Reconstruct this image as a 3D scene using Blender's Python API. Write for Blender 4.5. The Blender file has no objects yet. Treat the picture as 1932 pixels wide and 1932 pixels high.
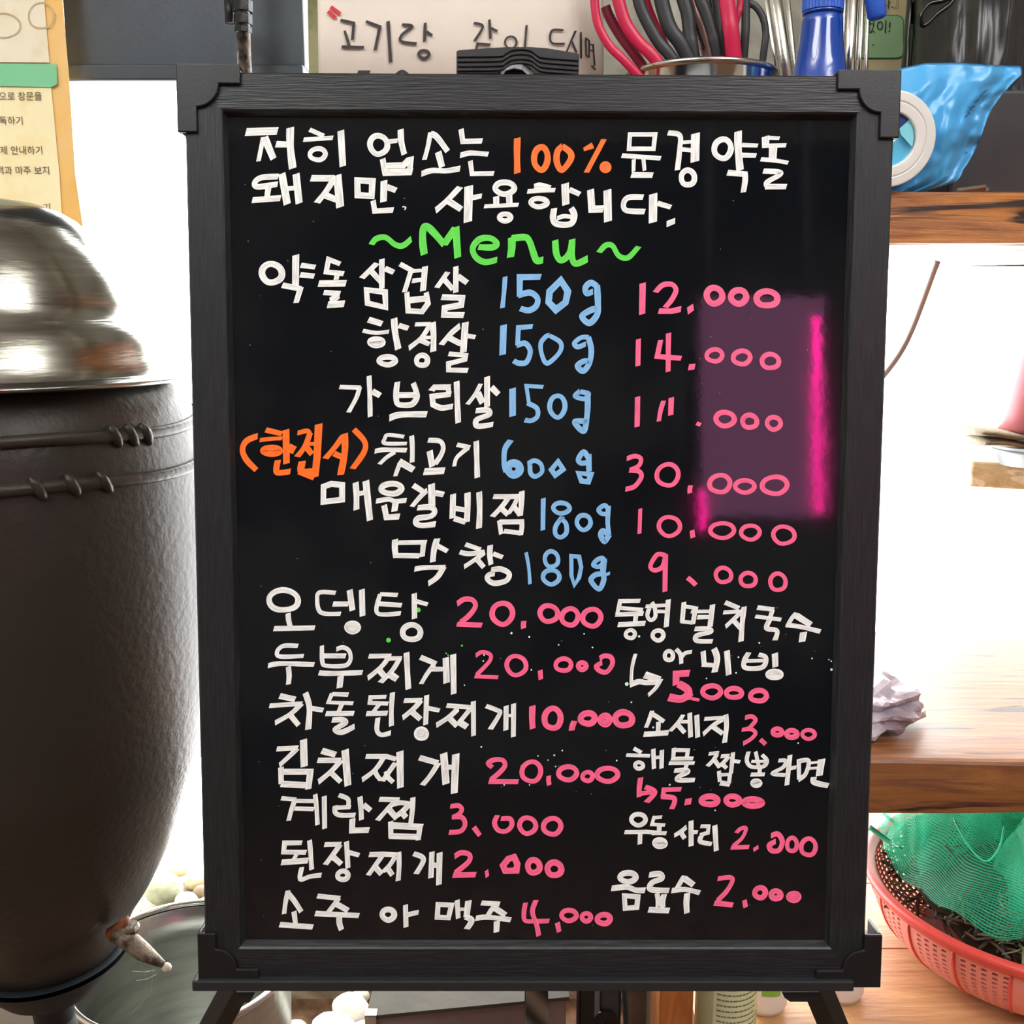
import bpy, bmesh, math, random
from mathutils import Vector, Matrix, noise
random.seed(7)
S = bpy.context.scene
COL = S.collection
PI = math.pi
CZ = 1.15                                   # camera height
PITCH = math.radians(11)
FPX = 1935.0
# ---------------------------------------------------------------- camera
cd = bpy.data.cameras.new('camera'); cam = bpy.data.objects.new('camera', cd); COL.objects.link(cam)
cam.location = (0, 0, CZ); cam.rotation_euler = (PI/2 - PITCH, 0, 0)
cd.sensor_width = 36; cd.sensor_fit = 'HORIZONTAL'; cd.lens = 36*FPX/1932; cd.clip_start = 0.02
S.camera = cam
# ---------------------------------------------------------------- light
S.view_settings.view_transform = 'Standard'; S.view_settings.look = 'None'
S.view_settings.gamma = 1; S.view_settings.use_curve_mapping = False
S.view_settings.exposure = 0.0
W = bpy.data.worlds.new('overcast_sky'); S.world = W; W.use_nodes = True
bg = W.node_tree.nodes['Background']; bg.inputs[0].default_value = (1.0, 1.0, 1.0, 1); bg.inputs[1].default_value = 10.0
def area(name, loc, rot, sx, sy, power, col=(1, 1, 1), portal=False):
    l = bpy.data.lights.new(name, 'AREA'); l.shape = 'RECTANGLE'; l.size = sx; l.size_y = sy; l.energy = power; l.color = col
    if portal: l.cycles.is_portal = True
    o = bpy.data.objects.new(name, l); COL.objects.link(o); o.location = loc; o.rotation_euler = rot
    return o
area('window_portal', (0, 1.80, 1.2), (PI/2, 0, PI), 3.0, 2.1, 1, portal=True)
FILL_POWER = 23
FILL_LAMPS = [(-0.85, -0.40), (0.85, -0.40)]  # unseen fill lamps added to light the front of the board
for lx, ly in FILL_LAMPS:
    area('fill_light_down', (lx, ly, 2.20), (0, 0, 0), 0.60, 1.2, FILL_POWER, (0.97, 0.99, 1.0))
    area('fill_light_up', (lx, ly, 2.27), (PI, 0, 0), 0.30, 1.1, FILL_POWER*1.7, (0.97, 0.99, 1.0))  # added up-light, brightens the ceiling mirrored in the board

# ---------------------------------------------------------------- helpers
def lin(c):
    if isinstance(c, str):
        c = tuple(int(c[i:i+2], 16) for i in (0, 2, 4))
    return tuple(((v/255)/12.92 if v/255 <= 0.04045 else ((v/255+0.055)/1.055)**2.4) for v in c) + (1,)
def ray(px, py):
    u = (px-966)/FPX; v = (py-966)/FPX
    return Vector((u, math.cos(PITCH)-v*math.sin(PITCH), -math.sin(PITCH)-v*math.cos(PITCH)))
def at(px, py, Y):                          # point on the sight line of a photo pixel at depth Y
    d = ray(px, py); return Vector((0, 0, CZ)) + d*(Y/d.y)
def atz(px, py, z):                         # same at height z
    d = ray(px, py); return Vector((0, 0, CZ)) + d*((z-CZ)/d.z)
def N(nt, t, **kw):
    n = nt.nodes.new(t)
    for k, v in kw.items(): setattr(n, k, v)
    return n
def material(name, col, rough=0.5, metal=0.0, spec=0.5, var=None, bump=None, col2=None, stretch=(1, 1, 1), alpha=1.0, trans=0.0, coat=0.0, emit=None, est=0, aniso=0.0, subs=0, transl=0, tcol=None):
    """var=(scale, lo, hi): noise mixes col -> col2; bump=(scale, strength)"""
    m = bpy.data.materials.new(name); m.use_nodes = True; nt = m.node_tree; b = nt.nodes['Principled BSDF']
    b.inputs['Base Color'].default_value = lin(col); b.inputs['Roughness'].default_value = rough
    b.inputs['Metallic'].default_value = metal; b.inputs['Specular IOR Level'].default_value = spec
    b.inputs['Coat Weight'].default_value = coat; b.inputs['Coat Roughness'].default_value = 0.08
    b.inputs['Alpha'].default_value = alpha; b.inputs['Transmission Weight'].default_value = trans
    b.inputs['Anisotropic'].default_value = aniso
    if subs: b.inputs['Subsurface Weight'].default_value = subs; b.inputs['Subsurface Radius'].default_value = (0.02, 0.02, 0.02)
    tc = N(nt, 'ShaderNodeTexCoord'); mp = N(nt, 'ShaderNodeMapping'); mp.inputs['Scale'].default_value = stretch
    nt.links.new(tc.outputs['Object'], mp.inputs[0])
    if var:
        nz = N(nt, 'ShaderNodeTexNoise'); nz.inputs['Scale'].default_value = var[0]; nz.inputs['Detail'].default_value = 6
        nz.inputs['Roughness'].default_value = 0.6
        nt.links.new(mp.outputs[0], nz.inputs['Vector'])
        r = N(nt, 'ShaderNodeMapRange'); r.inputs[1].default_value = var[1]; r.inputs[2].default_value = var[2]
        nt.links.new(nz.outputs[0], r.inputs[0])
        mx = N(nt, 'ShaderNodeMix', data_type='RGBA'); mx.inputs[6].default_value = lin(col); mx.inputs[7].default_value = lin(col2 or col)
        nt.links.new(r.outputs[0], mx.inputs[0]); nt.links.new(mx.outputs[2], b.inputs['Base Color'])
    if bump:
        nb = N(nt, 'ShaderNodeTexNoise'); nb.inputs['Scale'].default_value = bump[0]; nb.inputs['Detail'].default_value = 5
        nt.links.new(mp.outputs[0], nb.inputs['Vector'])
        bp = N(nt, 'ShaderNodeBump'); bp.inputs['Strength'].default_value = bump[1]; bp.inputs['Distance'].default_value = 0.002
        nt.links.new(nb.outputs[0], bp.inputs['Height']); nt.links.new(bp.outputs[0], b.inputs['Normal'])
    if transl:
        tl = N(nt, 'ShaderNodeBsdfTranslucent'); tl.inputs[0].default_value = lin(tcol or col2 or col)
        mm = N(nt, 'ShaderNodeMixShader'); mm.inputs[0].default_value = transl
        nt.links.new(b.outputs[0], mm.inputs[1]); nt.links.new(tl.outputs[0], mm.inputs[2]); nt.links.new(mm.outputs[0], nt.nodes['Material Output'].inputs[0])
    if emit: b.inputs['Emission Color'].default_value = lin(emit); b.inputs['Emission Strength'].default_value = est
    return m
def ident(o):
    return o
def make(name, vs, fs, mat, parent=None, smooth=False, uvs=None, local=False, bevel=0, solid=0):
    """one mesh object; vertices in world space (or in the parent's space when local)"""
    me = bpy.data.meshes.new(name)
    vs = [Vector(v) for v in vs]
    loc = Vector((0, 0, 0))
    if not local:
        lo = [min(v[i] for v in vs) for i in range(3)]; hi = [max(v[i] for v in vs) for i in range(3)]
        loc = Vector(((lo[0]+hi[0])/2, (lo[1]+hi[1])/2, lo[2]))
    me.from_pydata([v-loc for v in vs], [], fs); me.update()
    o = bpy.data.objects.new(name, me); COL.objects.link(o); o.location = loc
    if mat: me.materials.append(mat)
    if parent:
        o.parent = parent
        if not local: o.matrix_parent_inverse = WM[parent.name].inverted()
    WM[o.name] = (WM[parent.name] if (parent and local) else Matrix.Identity(4)) @ Matrix.Translation(loc)
    if parent and not local: WM[o.name] = Matrix.Translation(loc)
    if smooth:
        for p in me.polygons: p.use_smooth = True
    if uvs:
        ul = me.uv_layers.new(name='uv')
        for lp in me.loops: ul.data[lp.index].uv = uvs[lp.vertex_index]
    if bevel:
        b = o.modifiers.new('bevel', 'BEVEL'); b.width = bevel; b.segments = 2; b.limit_method = 'ANGLE'
    if solid:
        b = o.modifiers.new('solid', 'SOLIDIFY'); b.thickness = solid; b.offset = 0
    return o
WM = {}
def empty(name, M=None):
    o = bpy.data.objects.new(name, None); COL.objects.link(o); o.empty_display_size = 0.05
    if M is None: M = Matrix.Identity(4)
    if isinstance(M, Vector): M = Matrix.Translation(M)
    o.matrix_world = M; WM[o.name] = M.copy()
    return o
def tag(o, label, cat, group=None, kind=None):
    o['label'] = label; o['category'] = cat
    if group: o['group'] = group
    if kind: o['kind'] = kind
    return o
def struct(o, label=None):
    o['kind'] = 'structure'
    if label: o['label'] = label
    return o
def boxm(x0, x1, y0, y1, z0, z1):
    vs = [(x, y, z) for x in (x0, x1) for y in (y0, y1) for z in (z0, z1)]
    fs = [(0, 1, 3, 2), (4, 6, 7, 5), (0, 4, 5, 1), (2, 3, 7, 6), (0, 2, 6, 4), (1, 5, 7, 3)]
    return vs, fs
def box(name, x0, x1, y0, y1, z0, z1, mat, parent=None, bevel=0, local=False):
    vs, fs = boxm(x0, x1, y0, y1, z0, z1)
    return make(name, vs, fs, mat, parent, bevel=bevel, local=local)
def join(*ms):
    V, F = [], []
    for vs, fs in ms:
        o = len(V); V += [Vector(v) for v in vs]; F += [tuple(i+o for i in f) for f in fs]
    return V, F
def lathem(prof, c=(0, 0, 0), n=48, axis=None, cap0=False, cap1=False):
    """prof [(r, z)]; axis: optional Matrix applied before moving to c"""
    vs, fs = [], []
    c = Vector(c)
    for r, z in prof:
        for k in range(n):
            a = 2*PI*k/n; v = Vector((r*math.cos(a), r*math.sin(a), z))
            vs.append((axis @ v if axis else v)+c)
    for i in range(len(prof)-1):
        for k in range(n):
            k2 = (k+1) % n
            fs.append((i*n+k, i*n+k2, (i+1)*n+k2, (i+1)*n+k))
    if cap0: fs.append(tuple(range(n-1, -1, -1)))
    if cap1: fs.append(tuple((len(prof)-1)*n+k for k in range(n)))
    return vs, fs
def smoothpts(P, closed=False, k=6):
    P = [Vector(p) for p in P]; out = []; n = len(P)
    if n < 3: return P
    rng = n if closed else n-1
    for i in range(rng):
        if closed: a, b, c, d = P[(i-1) % n], P[i], P[(i+1) % n], P[(i+2) % n]
        else: a, b, c, d = P[max(i-1, 0)], P[i], P[i+1], P[min(i+2, n-1)]
        for j in range(k):
            t = j/k
            out.append(0.5*((2*b)+(c-a)*t+(2*a-5*b+4*c-d)*t*t+(-a+3*b-3*c+d)*t**3))
    if not closed: out.append(P[-1])
    return out
def tubem(P, r, n=10, closed=False, flat=1.0, up=None):
    """tube along P; r number or list; flat squeezes the section across 'up'"""
    P = [Vector(p) for p in P]; m = len(P); vs, fs = [], []
    ref = Vector(up) if up else Vector((0, 1, 0))
    for i, p in enumerate(P):
        if closed: t = P[(i+1) % m]-P[(i-1) % m]
        else: t = P[min(i+1, m-1)]-P[max(i-1, 0)]
        t.normalize()
        rf = ref if abs(t.dot(ref)) < 0.95 else Vector((1, 0, 0))
        a = t.cross(rf).normalized(); b = t.cross(a).normalized()
        rr = r[i] if isinstance(r, (list, tuple)) else r
        for k in range(n):
            q = 2*PI*k/n
            vs.append(p+a*(rr*math.cos(q))+b*(rr*flat*math.sin(q)))
    for i in range(m if closed else m-1):
        j = (i+1) % m
        for k in range(n):
            k2 = (k+1) % n
            fs.append((i*n+k, j*n+k, j*n+k2, i*n+k2))
    if not closed:
        fs.append(tuple(range(n))); fs.append(tuple((m-1)*n+k for k in range(n-1, -1, -1)))
    return vs, fs
def prismm(poly, y0, y1):
    """poly in (x, z), extruded along y"""
    n = len(poly); vs = [(x, y0, z) for x, z in poly]+[(x, y1, z) for x, z in poly]
    fs = [tuple(range(n)), tuple(range(2*n-1, n-1, -1))]
    for i in range(n):
        j = (i+1) % n; fs.append((i, i+n, j+n, j))
    return vs, fs
def blobm(c, rx, ry, rz, seed=0, amp=0.12, sc=1.6, sub=3, rot=None):
    bm = bmesh.new(); bmesh.ops.create_icosphere(bm, subdivisions=sub, radius=1)
    vs = []
    for v in bm.verts:
        p = v.co.copy(); f = 1+amp*noise.noise(p*sc+Vector((seed*3.1, seed*1.7, seed)))
        p = Vector((p.x*rx*f, p.y*ry*f, p.z*rz*f))
        if rot: p = rot @ p
        vs.append(p+Vector(c))
    fs = [tuple(v.index for v in f.verts) for f in bm.faces]; bm.free()
    return vs, fs
# ---- ribbon strokes of paint / print, drawn in a crop of the photograph and carried to the plane the writing is on
def ellipse(cx, cy, rx, ry, k=26):
    sd = random.random()*6
    return [Vector((cx+rx*math.cos(2*PI*i/k)*(1+0.04*math.sin(2*2*PI*i/k+sd)), cy+ry*math.sin(2*PI*i/k)*(1+0.04*math.cos(3*2*PI*i/k+sd)))) for i in range(k)]
def ribbon(P, w, closed, nib=True):
    """2-D ribbon: list of (left, right, u)"""
    n = len(P); out = []; L = 0
    nibv = Vector((0.72, -0.69))
    for i in range(n):
        if i: L += (P[i]-P[i-1]).length
        if closed: a, b = P[i]-P[(i-1) % n], P[(i+1) % n]-P[i]
        else: a = P[i]-P[i-1] if i else P[1]-P[0]; b = P[i+1]-P[i] if i < n-1 else P[i]-P[i-1]
        a = a.normalized(); b = b.normalized()
        t = (a+b)
        if t.length < 0.25: t = Vector((-a.y, a.x))*0.3+b
        t.normalize(); nr = Vector((-t.y, t.x)); k = min(1/max(abs(nr.dot(Vector((-a.y, a.x)))), 0.3), 1.5)
        ww = w*(1+0.05*math.sin(L*0.03+n))
        off = nr*(ww/2*k)
        if nib and not closed and (i == 0 or i == n-1):
            s = 1 if nibv.dot(nr) > 0 else -1
            c = (nr+nibv*s*0.55); c = c/max(abs(c.dot(nr)), 0.4); off = c*(ww/2)
        out.append((P[i]+off, P[i]-off, L))
    return out
def stroke_mesh(lines, s, ox, oy, mapper, zstep=0.00003, nib=True, dense=0):
    V, F, U = [], [], []; z = 0
    for ln in lines:
        z += zstep
        kind, wtxt = 'p', ln.split(':')
        if len(wtxt) == 3: kind = wtxt[0]; wtxt = wtxt[1:]
        w = float(wtxt[0]); pts = wtxt[1].split()
        closed = False
        if kind == 'e':
            cx, cy, rx, ry = [float(q) for q in pts[0].split(',')]; P = ellipse(cx, cy, rx, ry); closed = True
        elif kind == 'd':                    # dot
            cx, cy = [float(q) for q in pts[0].split(',')]; m = 14; base = len(V)
            for k in range(m):
                a = 2*PI*k/m; V.append(mapper(ox+(cx+w/2*math.cos(a))/s, oy+(cy+w/2*math.sin(a))/s, z)); U.append((0, 0.5))
            F.append(tuple(base+m-1-k for k in range(m))); continue
        else:
            P = [Vector([float(q) for q in p.split(',')]) for p in pts]
            if kind == 'c': P = smoothpts(P, True, 6); closed = True
            elif kind == 's': P = smoothpts(P, False, 6)
            elif kind == 'b': closed = True
            if dense:
                Q = []
                rg = len(P) if closed else len(P)-1
                for i in range(rg):
                    a, b = P[i], P[(i+1) % len(P)]; m = max(1, int((b-a).length/dense))
                    Q += [a+(b-a)*(k/m) for k in range(m)]
                if not closed: Q.append(P[-1])
                P = Q
        R = ribbon(P, w, closed, nib); base = len(V)
        if closed: R.append((R[0][0], R[0][1], R[-1][2]+(P[0]-P[-1]).length))
        ro = random.random()*50
        for a, b, L in R:
            V.append(mapper(ox+a.x/s, oy+a.y/s, z)); V.append(mapper(ox+b.x/s, oy+b.y/s, z))
            U.append((L/s/12+ro, 0)); U.append((L/s/12+ro, 1))
        for i in range(len(R)-1):
            F.append((base+2*i, base+2*i+1, base+2*i+3, base+2*i+2))
    return V, F, U
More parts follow.
